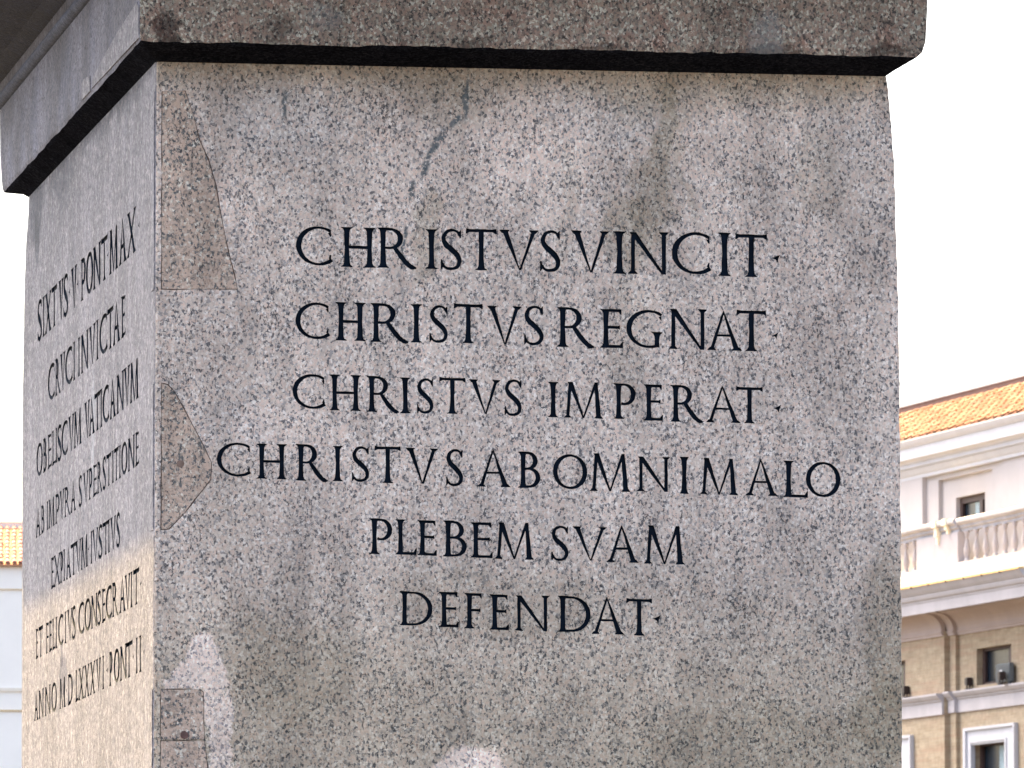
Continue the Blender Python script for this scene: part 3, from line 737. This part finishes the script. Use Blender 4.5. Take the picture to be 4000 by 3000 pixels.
# ---- cornice above the die (bed soffit, fascia, bead, overhanging upper bed)
A0, B0 = .085, .20        # overhang at the sides, at the front
def ring(x0, x1, y0, y1, z, n=(40, 30), jit=0, seed=0):
    """rectangle loop x0..x1, y0..y1 at height z, starting at the front left corner"""
    P = []
    for i in range(n[0]): P.append((x0+(x1-x0)*i/n[0], y0))
    for i in range(n[1]): P.append((x1, y0+(y1-y0)*i/n[1]))
    for i in range(n[0]): P.append((x1-(x1-x0)*i/n[0], y1))
    for i in range(n[1]): P.append((x0, y1-(y1-y0)*i/n[1]))
    o = []
    for x, y in P:
        j = jit*(noise.noise(Vector((x*6+seed, y*6, z*9)))+.7*noise.noise(Vector((x*23+seed, y*23, z*20))))
        o.append((x, y, z+j if jit else z))
    return o
def loft(name, rings, mats, parent, mi=None, n=(40, 30), smooth=False, capb=True, capt=True):
    vs = [p for r in rings for p in r]; N = len(rings[0]); fs = []; mm = []
    for k in range(len(rings)-1):
        for i in range(N):
            j = (i+1) % N; fs.append([k*N+i, k*N+j, (k+1)*N+j, (k+1)*N+i])
            side = 0 if i < n[0] else (1 if i >= 2*n[0]+n[1] else 2)
            mm.append(mi[k][min(side, 1)] if mi and side < 2 else (mi[k][0] if mi else 0))
    if capb: fs.append([i for i in reversed(range(N))]); mm.append(mi[0][0] if mi else 0)
    if capt: b = (len(rings)-1)*N; fs.append([b+i for i in range(N)]); mm.append(mi[-1][0] if mi else 0)
    return pyobj(name, vs, fs, mats, parent, mm, smooth)
NN = (260, 60)
def rr_(e, z, jit=0, seed=0, ef=None, xr=None, yr=0.):
    ef = e+.115 if ef is None else ef
    return ring(-e, (PW+.03+e-.085) if xr is None else xr, -ef, 5.23+e+yr, z, NN, jit, seed)
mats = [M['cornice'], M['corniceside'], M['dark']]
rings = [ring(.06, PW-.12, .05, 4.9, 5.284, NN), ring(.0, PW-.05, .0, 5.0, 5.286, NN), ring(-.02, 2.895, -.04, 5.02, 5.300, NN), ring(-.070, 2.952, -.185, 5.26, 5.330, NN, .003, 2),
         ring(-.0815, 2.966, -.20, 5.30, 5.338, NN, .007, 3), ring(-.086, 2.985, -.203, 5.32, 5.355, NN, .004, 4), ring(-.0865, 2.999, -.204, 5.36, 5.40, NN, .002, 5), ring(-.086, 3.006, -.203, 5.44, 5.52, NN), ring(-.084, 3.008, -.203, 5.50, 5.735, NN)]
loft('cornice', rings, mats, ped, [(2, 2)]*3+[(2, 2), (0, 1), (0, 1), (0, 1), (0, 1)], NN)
# bead
rings = []
for a in range(-90, 91, 20):
    e = .080+.034*math.cos(R(a)); rings.append(rr_(e, 5.768+.030*math.sin(R(a)), yr=.19))
loft('bead_moulding', rings, [M['cornice'], M['bead']], ped, [(0, 1)]*(len(rings)-1), NN, smooth=True)
rings = [rr_(.088, 5.800, yr=.19), rr_(.090, 5.85, yr=.19), rr_(.16, 5.885, yr=.2), rr_(.30, 5.915, yr=.3), rr_(.47, 5.945, yr=.5), rr_(.53, 5.96, yr=.7), rr_(.545, 6.30, yr=.7), rr_(.50, 6.34, yr=.7), rr_(.10, 6.40, yr=.1), rr_(-.1, 6.42), rr_(-.1, 7.0)]  # far end lengthened out of view to keep sun off the left face
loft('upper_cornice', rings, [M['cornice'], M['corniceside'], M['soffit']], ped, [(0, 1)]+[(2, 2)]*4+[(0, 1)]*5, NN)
# repair stone on the left fascia
def c3(p, d): return (-.0855+d, p[0], p[1])
o = slab('repair_block', [(-.19,5.47),(-.12,5.499),(.517,5.469),(.932,5.44),(1.262,5.413),(1.434,5.398),(1.50,5.358),(-.19,5.352)], c3, .01, -.004, M['left'], ped); o['label'] = 'pale triangular repair stone on the left fascia'
o = slab('repair_block', [(1.571,5.42),(1.80,5.432),(1.896,5.422),(1.870,5.356),(1.560,5.354)], c3, .01, -.004, M['left'], ped); o['label'] = 'small pale repair stone on the left fascia'
# plinth and steps under the frame
rings = [ring(-.02, PW+.02, -.02, 5.24, 1.27, NN), ring(-.10, PW+.10, -.10, 5.32, 1.20, NN), ring(-.22, PW+.22, -.22, 5.44, 1.05, NN), ring(-.24, PW+.24, -.24, 5.46, .6, NN)]
loft('plinth', rings[::-1], [M['front'], M['left'], M['dark']], ped, [(0, 1)]*3, NN)
for e, z0, z1 in ((.7, 0, .22), (.5, .22, .42), (.34, .42, .6)):
    bm = bmesh.new(); box(bm, -e, PW+e, -e, 5.2+e, z0, z1-.002); mobj('step', bm, M['left'], ped)

# ============================================================ BUILDING ON THE RIGHT
ST = plain('travertine', (0.450, 0.418, 0.426), .8, .07, 1.2, .004, 25)
SW = plain('weathered_travertine', (0.363, 0.367, 0.405), .85, .12, 2.2, .006, 18, streak=True)
PL = plain('pale_plaster', (0.465, 0.429, 0.426), .85, .04, .8, .002, 30)
CV = plain('warm_plaster_cove', (0.436, 0.355, 0.324), .85, .05, 1, .002, 30)
GOLD = plain('sun_gold_flashing', (.60, .40, .16), .5, .2, 5)  # golden colour stands in for sunlight on the gutter edge
COP = plain('ridge_flashing', (.12, .075, .065), .7, .15, 4)
ZNC = plain('zinc_cap', (.30, .34, .40), .45, .1, 4, metal=.3)
g = NM('thin_brick'); o_ = g.obj()
br = g.n('TexBrick'); g.l(g.mapping(o_, rot=(R(90), 0, 0)), br.inputs['Vector'])
br.inputs['Color1'].default_value = (.44,.335,.215,1); br.inputs['Color2'].default_value = (.56,.44,.30,1); br.inputs['Mortar'].default_value = (.48,.40,.30,1)
br.inputs['Scale'].default_value = 1; br.inputs['Brick Width'].default_value = .5; br.inputs['Row Height'].default_value = .065; br.inputs['Mortar Size'].default_value = .010
lo_ = g.noise(g.mapping(o_, sc=(.12, 1, 2.2)), 2.2, 5, .7).outputs[0]
cb = g.mix(g.rng(lo_, .45, .72), br.outputs['Color'], (.48,.33,.23)); cb = g.scale(cb, g.rng(g.noise(o_, 5, 3, .6).outputs[0], .3, .7, .68, .85))
BR = g.fin(cb, .9, g.bump(br.outputs['Fac'], -.004))
g = NM('window_glass'); o_ = g.obj(); g.b.inputs['Specular IOR Level'].default_value = .35
GL = g.fin((.010, .018, .028), .2)
CUR = plain('pale_curtain', (.36, .46, .50), .9, .1, 3)
FRM = plain('brown_window_frame', (0.054, 0.030, 0.027), .6, .1, 4)
WHT = plain('white_window_surround', (0.534, 0.528, 0.552), .75, .04, 2)
DRK = plain('dark_room', (.02, .018, .018), .9)
bl = empty('palace', (10.16776, 200.0, 0), math.atan2(-.96835696, .24956923),
           label='beige brick palace with orange roof and white balustrade, right of the pedestal', cat='building')
U0, U1 = -26, 13.5
def wall(name, u0, u1, z0, z1, off, mat, holes=()):
    us = sorted({u0, u1, *[h[0] for h in holes], *[h[1] for h in holes]}); zz = sorted({z0, z1, *[h[2] for h in holes], *[h[3] for h in holes]})
    bm = bmesh.new()
    for a, b in zip(us, us[1:]):
        for c, d in zip(zz, zz[1:]):
            if any(h[0] <= a and b <= h[1] and h[2] <= c and d <= h[3] for h in holes): continue
            bm.faces.new([bm.verts.new(p) for p in ((a, -off, c), (b, -off, c), (b, -off, d), (a, -off, d))])
    for a, b, c, d, dp in holes:
        y0, y1 = -off, -off+dp
        for q in (((a,y0,c),(a,y1,c),(a,y1,d),(a,y0,d)), ((b,y1,c),(b,y0,c),(b,y0,d),(b,y1,d)), ((a,y0,c),(b,y0,c),(b,y1,c),(a,y1,c)), ((a,y1,d),(b,y1,d),(b,y0,d),(a,y0,d))):
            bm.faces.new([bm.verts.new(p) for p in q])
    for e, s in ((u0, 1), (u1, -1)):           # returns at the ends
        q = [(e, -off, z0), (e, -off, z1), (e, -off+.6, z1), (e, -off+.6, z0)]
        bm.faces.new([bm.verts.new(p) for p in (q if s < 0 else q[::-1])])
    bmesh.ops.remove_doubles(bm, verts=bm.verts, dist=1e-5); bmesh.ops.recalc_face_normals(bm, faces=bm.faces)
    return mobj(name, bm, mat, bl)
def window(u0, u1, z0, z1, y, mull, shutter=0, parent=None):
    """a window set at depth y: frame bars, panes and what stands behind them"""
    bm = bmesh.new(); t = .12
    box(bm, u0, u0+t*1.6, y-.05, y+.02, z0, z1); box(bm, u1-t, u1, y-.05, y+.02, z0, z1); box(bm, u0+t*1.6, u1-t, y-.05, y+.02, z1-.07-shutter, z1); box(bm, u0+t*1.6, u1-t, y-.05, y+.02, z0, z0+.07)
    for m in mull: box(bm, m-.13, m+.13, y-.055, y+.02, z0+.07, z1-.07-shutter)
    fr = mobj('window', bm, FRM, bl)
    bm = bmesh.new(); box(bm, u0+.05, u1-.05, y+.03, y+.06, z0, z1); mobj('pane', bm, GL, fr)
    return fr
def curtain(u0, u1, z0, z1, y, fr):
    bm = bmesh.new(); n = 10
    v = [[bm.verts.new((u0+(u1-u0)*i/n, y+.006*(i % 2), z)) for z in (z0, z1)] for i in range(n+1)]
    for a, b in zip(v, v[1:]): bm.faces.new((a[0], b[0], b[1], a[1]))
    mobj('curtain', bm, CUR, fr)
# brick storeys in three planes stepping back
P8 = 8.84
def rep(h): return [(h[0]-k*P8, h[1]-k*P8, *h[2:]) for k in (0, 1, 2)]
mz = (6.28, 9.08, 9.955, 10.885, .21); lw = (5.99, 8.80, 6.4, 8.50, .22)
wall('brick_wall', 4.86, U1, 9.55, 11.42, 0, BR, [mz]); wall('brick_wall', 4.86, U1, 0, 9.55, 0, BR, [lw])
wall('brick_wall', 4.34, 4.858, 0, 11.42, .10, BR)
m2 = [(-2.56+.5, .24+.78, 9.955-.05, 10.885-.05, .21), (-2.56-P8, .24-P8, 9.955, 10.885, .21)]
wall('brick_wall', U0, 4.338, 9.55, 11.42, .24, BR, m2)
wall('brick_wall', U0, 4.338, 0, 9.55, .24, BR, [(-2.2, .35, 6.4, 8.45, .2)])
for a, b, c, d, dp in [mz]: w_ = window(a, b, c, d, dp, [8.55]); curtain(8.72, 9.0, c+.07, d-.1, dp+.025, w_); curtain(8.2, 8.42, c+.07, d-.1, dp+.025, w_)
for a, b, c, d, dp in m2: w_ = window(a, b, c, d, -.24+dp, [b-.5]); curtain(b-.36, b-.06, c+.07, d-.1, -.24+dp+.025, w_)
a, b, c, d, dp = lw; w_ = window(a, b, c, d, dp, [8.35]); curtain(7.35, 7.85, c+.07, d-.1, dp+.025, w_); curtain(8.5, 8.72, c+.07, d-.1, dp+.025, w_)
w_ = window(-2.2, .35, 6.4, 8.45, -.04, [.0])
def surround(u0, u1, z1, i0, i1, iz, off):
    bm = bmesh.new()
    for (a, b, c, d, e0) in ((u0, i0, 6.3, z1, off), (i1, u1, 6.3, z1, off), (i0, i1, iz, z1, off)): box(bm, a, b, -e0, -e0+.09, c, d)
    e = .10
    for (a, b, c, d) in ((u0-.02, u0+e+.06, 6.3, z1), (u1-e, u1+.02, 6.3, z1), (u0-.02, u1+.02, z1, z1+.07)): box(bm, a, b, -off-.06, -off+.05, c, d+.001)
    for (a, b, c, d) in ((i0-.12, i0-.001, 6.3, iz+.05), (i1+.001, i1+.12, 6.3, iz+.05), (i0-.12, i1+.12, iz+.051, iz+.10)): box(bm, a, b, -off-.03, -off+.05, c, d)
    mobj('window_surround', bm, WHT, bl)
surround(5.50, 9.60, 8.83, 6.03, 8.76, 8.46, .06)
surround(-3.0, 1.75, 8.80, -2.2, .35, 8.45, .30)
# string course, cove and band, repeated on the three planes
for u0, u1, o in ((4.86, U1, 0), (4.30, 4.859, .10), (U0, 4.299, .24)):
    zz = -.03*(o > .2)
    y = lambda e: -(o+e)
    bm = bmesh.new(); extrude(bm, [(y(-.05), 9.33+zz), (y(.05), 9.33+zz), (y(.05), 9.66+zz), (y(.09), 9.675+zz), (y(.09), 9.72+zz), (y(.14), 9.735+zz), (y(.20), 9.82+zz), (y(.20), 9.865+zz), (y(-.05), 9.875+zz)], u0+.06*(o > 0) , u1); mobj('string_course', bm, ST, bl)
    cv = [(y(-.05), 11.30), (y(.05), 11.30), (y(.05), 11.36), (y(.08), 11.37), (y(.08), 11.41)]
    for k in range(9):
        a = R(90*k/8); cv.append((y(.06+.42*(1-math.cos(a))), 11.42+.44*math.sin(a)))
    cv += [(y(.55), 11.88), (y(.55), 11.95), (y(-.05), 11.95)]
    bm = bmesh.new(); extrude(bm, cv, u0, u1); mobj('cove', bm, CV, bl)
bm = bmesh.new(); extrude(bm, [(.1, 11.94), (-.92, 11.94), (-.92, 11.84), (-.98, 11.84), (-.98, 12.10), (-1.0, 12.11), (-1.0, 12.15), (-1.05, 12.18), (-1.08, 12.25), (-1.08, 12.29), (-1.10, 12.30), (-1.16, 12.37), (-1.22, 12.46), (-1.24, 12.49), (.1, 12.49)], U0, U1); mobj('main_cornice', bm, ST, bl)
bm = bmesh.new(); extrude(bm, [(-1.10, 12.492), (-1.265, 12.492), (-1.265, 12.535), (-1.10, 12.55)], U0, U1); mobj('sunlit_gutter_edge', bm, GOLD, bl)
bm = bmesh.new(); box(bm, 0, .07, -1.275, -1.20, 12.47, 12.52); clip = mobj('flashing_clip', bm, FRM, bl); clip.location.x = .4
for k in range(-8, 9):
    if k: o = clip.copy(); COL.objects.link(o); o.parent = bl; o.location.x = .4+1.45*k
# balustrade
bm = bmesh.new(); extrude(bm, [(.1, 12.49), (-.78, 12.53), (-.78, 12.86), (-.72, 12.90), (-.72, 13.02), (.0, 13.02)], U0, U1); mobj('balustrade_base', bm, SW, bl)
piers = [(3.5, 6.95), (3.5-P8, 6.95-P8), (3.5-2*P8, 6.95-2*P8), (3.5+P8, 6.95+P8)]
for a, b in piers:
    bm = bmesh.new(); box(bm, a, b, -.70, -.46, 13.022, 13.80); mobj('balustrade_pier', bm, ST, bl)
def rail(u0, u1, o):
    bm = bmesh.new(); extrude(bm, [(-.42, 13.802), (-.60-o, 13.802), (-.60-o, 13.86), (-.66-o, 13.90), (-.66-o, 13.96), (-.74-o, 14.0), (-.76-o, 14.03), (-.76-o, 14.10), (-.72-o, 14.13), (-.42, 14.13)], u0, u1); mobj('rail', bm, SW, bl)
edges = sorted(piers)
rail(U0, edges[0][0]-.2, 0)
for i, (a, b) in enumerate(edges):
    rail(a-.45, min(b+.0, U1), .07)
    nx = edges[i+1][0]-.452 if i+1 < len(edges) else U1
    if b < U1: rail(b+.002, nx, 0)
bm = bmesh.new(); lathe(bm, [(.075, 0), (.075, .05), (.045, .07), (.055, .12), (.085, .22), (.088, .30), (.06, .42), (.04, .56), (.038, .62), (.06, .64), (.06, .67), (.045, .69), (.075, .72), (.075, .776)], 12)
bal = None
def free(u): return not any(a-.25 < u < b+.25 for a, b in piers)
us_ = [7.35+.77*k for k in range(8)] + [3.0-.77*k for k in range(18)]
for k, uu in enumerate(us_):
    if not free(uu): continue
    if bal is None: bal = mobj('baluster', bm, ST, bl, True); o = bal
    else: o = bal.copy(); COL.objects.link(o); o.parent = bl
    o.location = (uu, -.58, 13.022)
# attic
aw = (4.30, 6.70, 13.98, 14.835, .16)
PAN = (3.17, 7.62, 13.1, 15.36)
ATT = []
wall('attic_wall', 2.17, U1, 12.6, 15.80, 0, PL, [(PAN[0], PAN[1], PAN[2], PAN[3], .11)])
wall('attic_wall', U0, 2.168, 12.6, 15.80, .12, PL)
wall('attic_panel', PAN[0], PAN[1], PAN[2], PAN[3], -.11, PL, [aw])
bm = bmesh.new(); box(bm, 8.6, U1, -.05, .02, 13.0, 15.66); mobj('attic_pilaster', bm, PL, bl)
w_ = window(aw[0], aw[1], aw[2], aw[3], .27, [6.05], .09); curtain(5.35, 5.85, 14.06, 14.66, .295, w_); curtain(6.2, 6.55, 14.06, 14.66, .295, w_)
bm = bmesh.new(); extrude(bm, [(.1, 15.50), (-.13, 15.50), (-.13, 15.58), (-.17, 15.62), (-.24, 15.74), (-.24, 15.77), (-.30, 15.775), (-.30, 15.88), (-.34, 15.885), (-.36, 15.92), (-.42, 15.96), (-.46, 15.965), (-.46, 16.26), (-.49, 16.27), (-.54, 16.34), (-.58, 16.42), (-.58, 16.455), (.1, 16.455)], U0, U1); mobj('attic_cornice', bm, WHT, bl)
# roof slab, tiles, ridge
PT = R(30); RUN = 2.18; E0 = (-.50, 16.47)
rp = lambda s: (E0[0]+s*math.cos(PT), E0[1]+s*math.sin(PT))
SLn = RUN/math.cos(PT)
bm = bmesh.new(); a = rp(0); b = rp(SLn)
extrude(bm, [(a[0], a[1]-.01), (b[0], b[1]-.01), (b[0]+4, b[1]-.4), (b[0]+4, 15.8), (a[0], a[1]-.06)], U0, U1)
g = NM('roof_tile'); rn = g.n('ObjectInfo').outputs['Random']
tc = g.ramp(rn, [(0, (.22,.075,.05)), (.3, (.31,.125,.075)), (.6, (.36,.165,.105)), (.85, (.42,.24,.17)), (1, (.15,.085,.07))])
tc = g.mix(g.rng(g.noise(g.obj(), 4, 4, .7).outputs[0], .45, .75), tc, (.46,.27,.16))
TILE = g.fin(tc, .8, g.bump(g.noise(g.obj(), 20, 3).outputs[0], .004))
roof = mobj('roof', bm, plain('roof_underlay', (.22,.10,.055), .9), bl)
TWd, EXP = .62, SLn/11
def tile_mesh():
    prof = [(-.5, .0), (-.36, .0), (-.2, .012), (.08, .014), (.2, .035), (.3, .050), (.4, .054), (.5, .04)]
    vs = []; fs = []
    for s, hz in ((-.03, .040), (EXP+.02, .012)):
        for x, h in prof: vs.append((x*TWd*1.0, s*math.cos(PT)-(h+hz)*math.sin(PT), s*math.sin(PT)+(h+hz)*math.cos(PT)))
    for x, h in prof: vs.append((x*TWd, -.03*math.cos(PT)-(h+.005)*math.sin(PT), -.03*math.sin(PT)+(h+.005)*math.cos(PT)))
    n = len(prof)
    for i in range(n-1): fs.append([i, i+1, n+i+1, n+i]); fs.append([2*n+i, 2*n+i+1, i+1, i])
    return vs, fs
tv, tf = tile_mesh(); tile0 = None
restv, restf = [], []
for r in range(11):
    y0, z0 = rp(r*EXP); off = -y0
    lo = -.9+3.2*off; hi = 10.9+3.2*off
    stag = (r*.37 % 1)*TWd
    k0 = int((U0-0)/TWd)
    for k in range(k0, int(U1/TWd)):
        u = k*TWd+stag
        if u < U0+.4 or u > U1-.4: continue
        jit = (rnd.uniform(-.012, .012), rnd.uniform(-.008, .008), rnd.uniform(-.004, .008))
        if lo < u < hi:
            if tile0 is None: tile0 = pyobj('tile', tv, tf, TILE, roof); o = tile0
            else: o = tile0.copy(); COL.objects.link(o); o.parent = roof
            o.location = (u+jit[0], y0+jit[1], z0+jit[2]); o.rotation_euler = (rnd.uniform(-.02, .02), 0, rnd.uniform(-.03, .03))
        else:
            b = len(restv); restv += [(x+u+jit[0], y+y0, z+z0+jit[2]) for x, y, z in tv]; restf += [[b+i for i in f] for f in tf]
o = pyobj('roof_tiles', restv, restf, TILE, roof); o['kind'] = 'stuff'
b = rp(SLn)
bm = bmesh.new(); box(bm, U0, U1, b[0]-.06, b[0]+.3, b[1]-.02, b[1]+.17); mobj('ridge_board', bm, COP, bl)
bm = bmesh.new(); box(bm, U0, U1, b[0]-.10, b[0]+.34, b[1]+.172, b[1]+.215); mobj('ridge_cap', bm, ZNC, bl)
bm = bmesh.new(); box(bm, U0+.05, U1-.05, .62, 12, .02, 16.3); mobj('rear_block', bm, BR, bl)

# things on the string course
def on_palace(u, off, z):
    c, s = .24956923, -.96835696
    x = 10.16776+u*c-(-off)*s; y = 200+u*s+(-off)*c; return (x, y, z)
ZSC = 9.876
ac = empty('air_conditioner', on_palace(8.95, .12, ZSC+.0), bl.rotation_euler.z, label='grey air conditioner box on the ledge in front of the small dark window', cat='air conditioner')
GRY = plain('grey_metal', (0.110, 0.121, 0.127), .6, .12, 6); GRD = plain('dark_grey_grille', (.09, .10, .11), .6, .1, 6)
bm = bmesh.new(); box(bm, -.55, .55, -.06, .06, .06, .52); bmesh.ops.bevel(bm, geom=list(bm.edges), offset=.015, segments=2, affect='EDGES'); mobj('casing', bm, GRY, ac)
bm = bmesh.new(); 
for k in range(9): box(bm, -.5, .5, -.072, -.061, .10+k*.045, .118+k*.045)
mobj('grille', bm, GRD, ac)
bm = bmesh.new(); box(bm, -.20, .02, -.085, -.073, .26, .36); mobj('badge', bm, WHT, ac)
for s in (-.45, .38):
    bm = bmesh.new(); box(bm, s, s+.07, -.06, .06, 0, .058); mobj('foot', bm, GRD, ac)
fl0 = None
BLK = plain('dark_brown_metal', (.035, .022, .02), .5, .1, 5)
for i, (u, off, lb) in enumerate(((5.90, .10, 'small dark floodlight on the white ledge left of the air conditioner'), (9.25, .32, 'small dark floodlight on the ledge in front of the air conditioner'), (1.35, .34, 'small dark floodlight on the ledge at the pedestal edge'))):
    t = empty('floodlight', on_palace(u, off, ZSC-(.03 if off > .33 else 0)), bl.rotation_euler.z, label=lb, cat='floodlight', group='floodlights on the white ledge')
    if fl0 is None:
        bm = bmesh.new(); box(bm, -.09, .09, -.07, .07, 0, .03); box(bm, -.13, -.11, -.02, .02, .031, .16); box(bm, .11, .13, -.02, .02, .031, .16); p1 = mobj('bracket', bm, BLK, t)
        bm = bmesh.new(); box(bm, -.105, .105, -.07, .09, .09, .30); bmesh.ops.bevel(bm, geom=list(bm.edges), offset=.02, segments=2, affect='EDGES'); p2 = mobj('housing', bm, BLK, t)
        fl0 = (p1, p2)
    else:
        for p in fl0: q = p.copy(); COL.objects.link(q); q.parent = t
# pale yellow blocks added in place of sun patches on the pier rail
SPT = plain('pale_sun_patch', (0.874, 0.798, 0.605), .4, .05, 4)
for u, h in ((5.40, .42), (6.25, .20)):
    bm = bmesh.new(); box(bm, u-.16, u+.16, -.86, -.40, 13.995, 14.16); box(bm, u-.11, u+.11, -.80, -.66, 13.995-h*.55, 13.994); box(bm, u-.07, u+.07, -.76, -.66, 13.995-h, 13.994-h*.55); mobj('rail_sun_patch', bm, SPT, bl)

# ============================================================ HOUSE ON THE LEFT
hs_ = empty('house', (-12.39967, 190, 0), R(4), label='white house with pale orange barrel tile roof at the left edge, behind the pedestal', cat='house')
WP = plain('white_plaster', (.95, .90, .82), .8, .02, 1, .001, 30)
LN = plain('ochre_string', (.62, .45, .22), .8, .1, 3); BG = plain('beige_band', (.80, .72, .60), .8, .05, 2)
H0, H1, ZE = -9, 3.2, 12.79
bm = bmesh.new(); box(bm, H0, H1, 0, 10, .0, ZE-.06); mobj('wall', bm, WP, hs_)
for z, t, m, nm in ((12.165, .014, LN, 'thin_string'), (9.64, .09, BG, 'string_course'), (9.155, .03, LN, 'thin_string')):
    bm = bmesh.new(); box(bm, H0, H1, -.04, -.001, z, z+t); mobj(nm, bm, m, hs_)
PH = R(20); hr = 2.99; hl = hr/math.cos(PH)
g = NM('barrel_tile'); rn = g.n('ObjectInfo').outputs['Random']
bt = g.ramp(rn, [(0, (.24,.10,.08)), (.5, (.30,.14,.12)), (1, (.34,.18,.16))])
bt = g.mix(g.rng(g.noise(g.obj(), 9, 4, .7).outputs[0], .5, .75), bt, (.38,.26,.20))
BT = g.fin(bt, .85, g.bump(g.noise(g.obj(), 30, 3).outputs[0], .003))
bm = bmesh.new(); vs_ = [(-.12, ZE-.05), (-.12, ZE), (hr-.12, ZE+hr*math.tan(PH)), (hr-.12, ZE-.05)]; extrude(bm, vs_, H0, H1)
hroof = mobj('roof', bm, plain('barrel_tile_bed', (.50,.26,.15), .9), hs_)
cs, rows = .166, 10; el_ = hl/rows
def btile():
    vs, fs = [], []; n = 6
    for s, rr2, lift in ((-.02, .062, .022), (el_+.02, .050, .004)):
        for i in range(n+1):
            a = math.pi*i/n; h = rr2*math.sin(a)+lift
            vs.append((-rr2*1.05*math.cos(a), s*math.cos(PH)-h*math.sin(PH), s*math.sin(PH)+h*math.cos(PH)))
    for i in range(n): fs.append([i, i+1, n+2+i, n+1+i])
    fs.append([i for i in range(n+1)]); return vs, fs
bv, bf = btile(); b0 = None; rv, rf = [], []
ncol = int((H1-H0)/cs)
for c in range(ncol):
    x = H0+.1+c*cs
    for r in range(rows):
        s = r*el_; y = -.12+s*math.cos(PH); z = ZE+.01+s*math.sin(PH); x_ = x+rnd.uniform(-.008, .008)
        if -1.0 < x < 1.6:
            if b0 is None: b0 = pyobj('tile', bv, bf, BT, hroof, smooth=False); o = b0
            else: o = b0.copy(); COL.objects.link(o); o.parent = hroof
            o.location = (x_, y, z+rnd.uniform(0, .006)); o.rotation_euler = (0, 0, rnd.uniform(-.03, .03))
        else:
            b = len(rv); rv += [(p[0]+x_, p[1]+y, p[2]+z) for p in bv]; rf += [[b+i for i in f] for f in bf]
o = pyobj('barrel_tiles', rv, rf, BT, hroof); o['kind'] = 'stuff'
zt = ZE+hr*math.tan(PH)
bm = bmesh.new(); box(bm, H0, H1, hr-.118, hr+4, ZE-.2, zt+.13); mobj('parapet', bm, WP, hs_)
bm = bmesh.new(); box(bm, H0-.03, H1+.03, hr-.15, hr+4.03, zt+.131, zt+.145); mobj('coping', bm, BG, hs_)
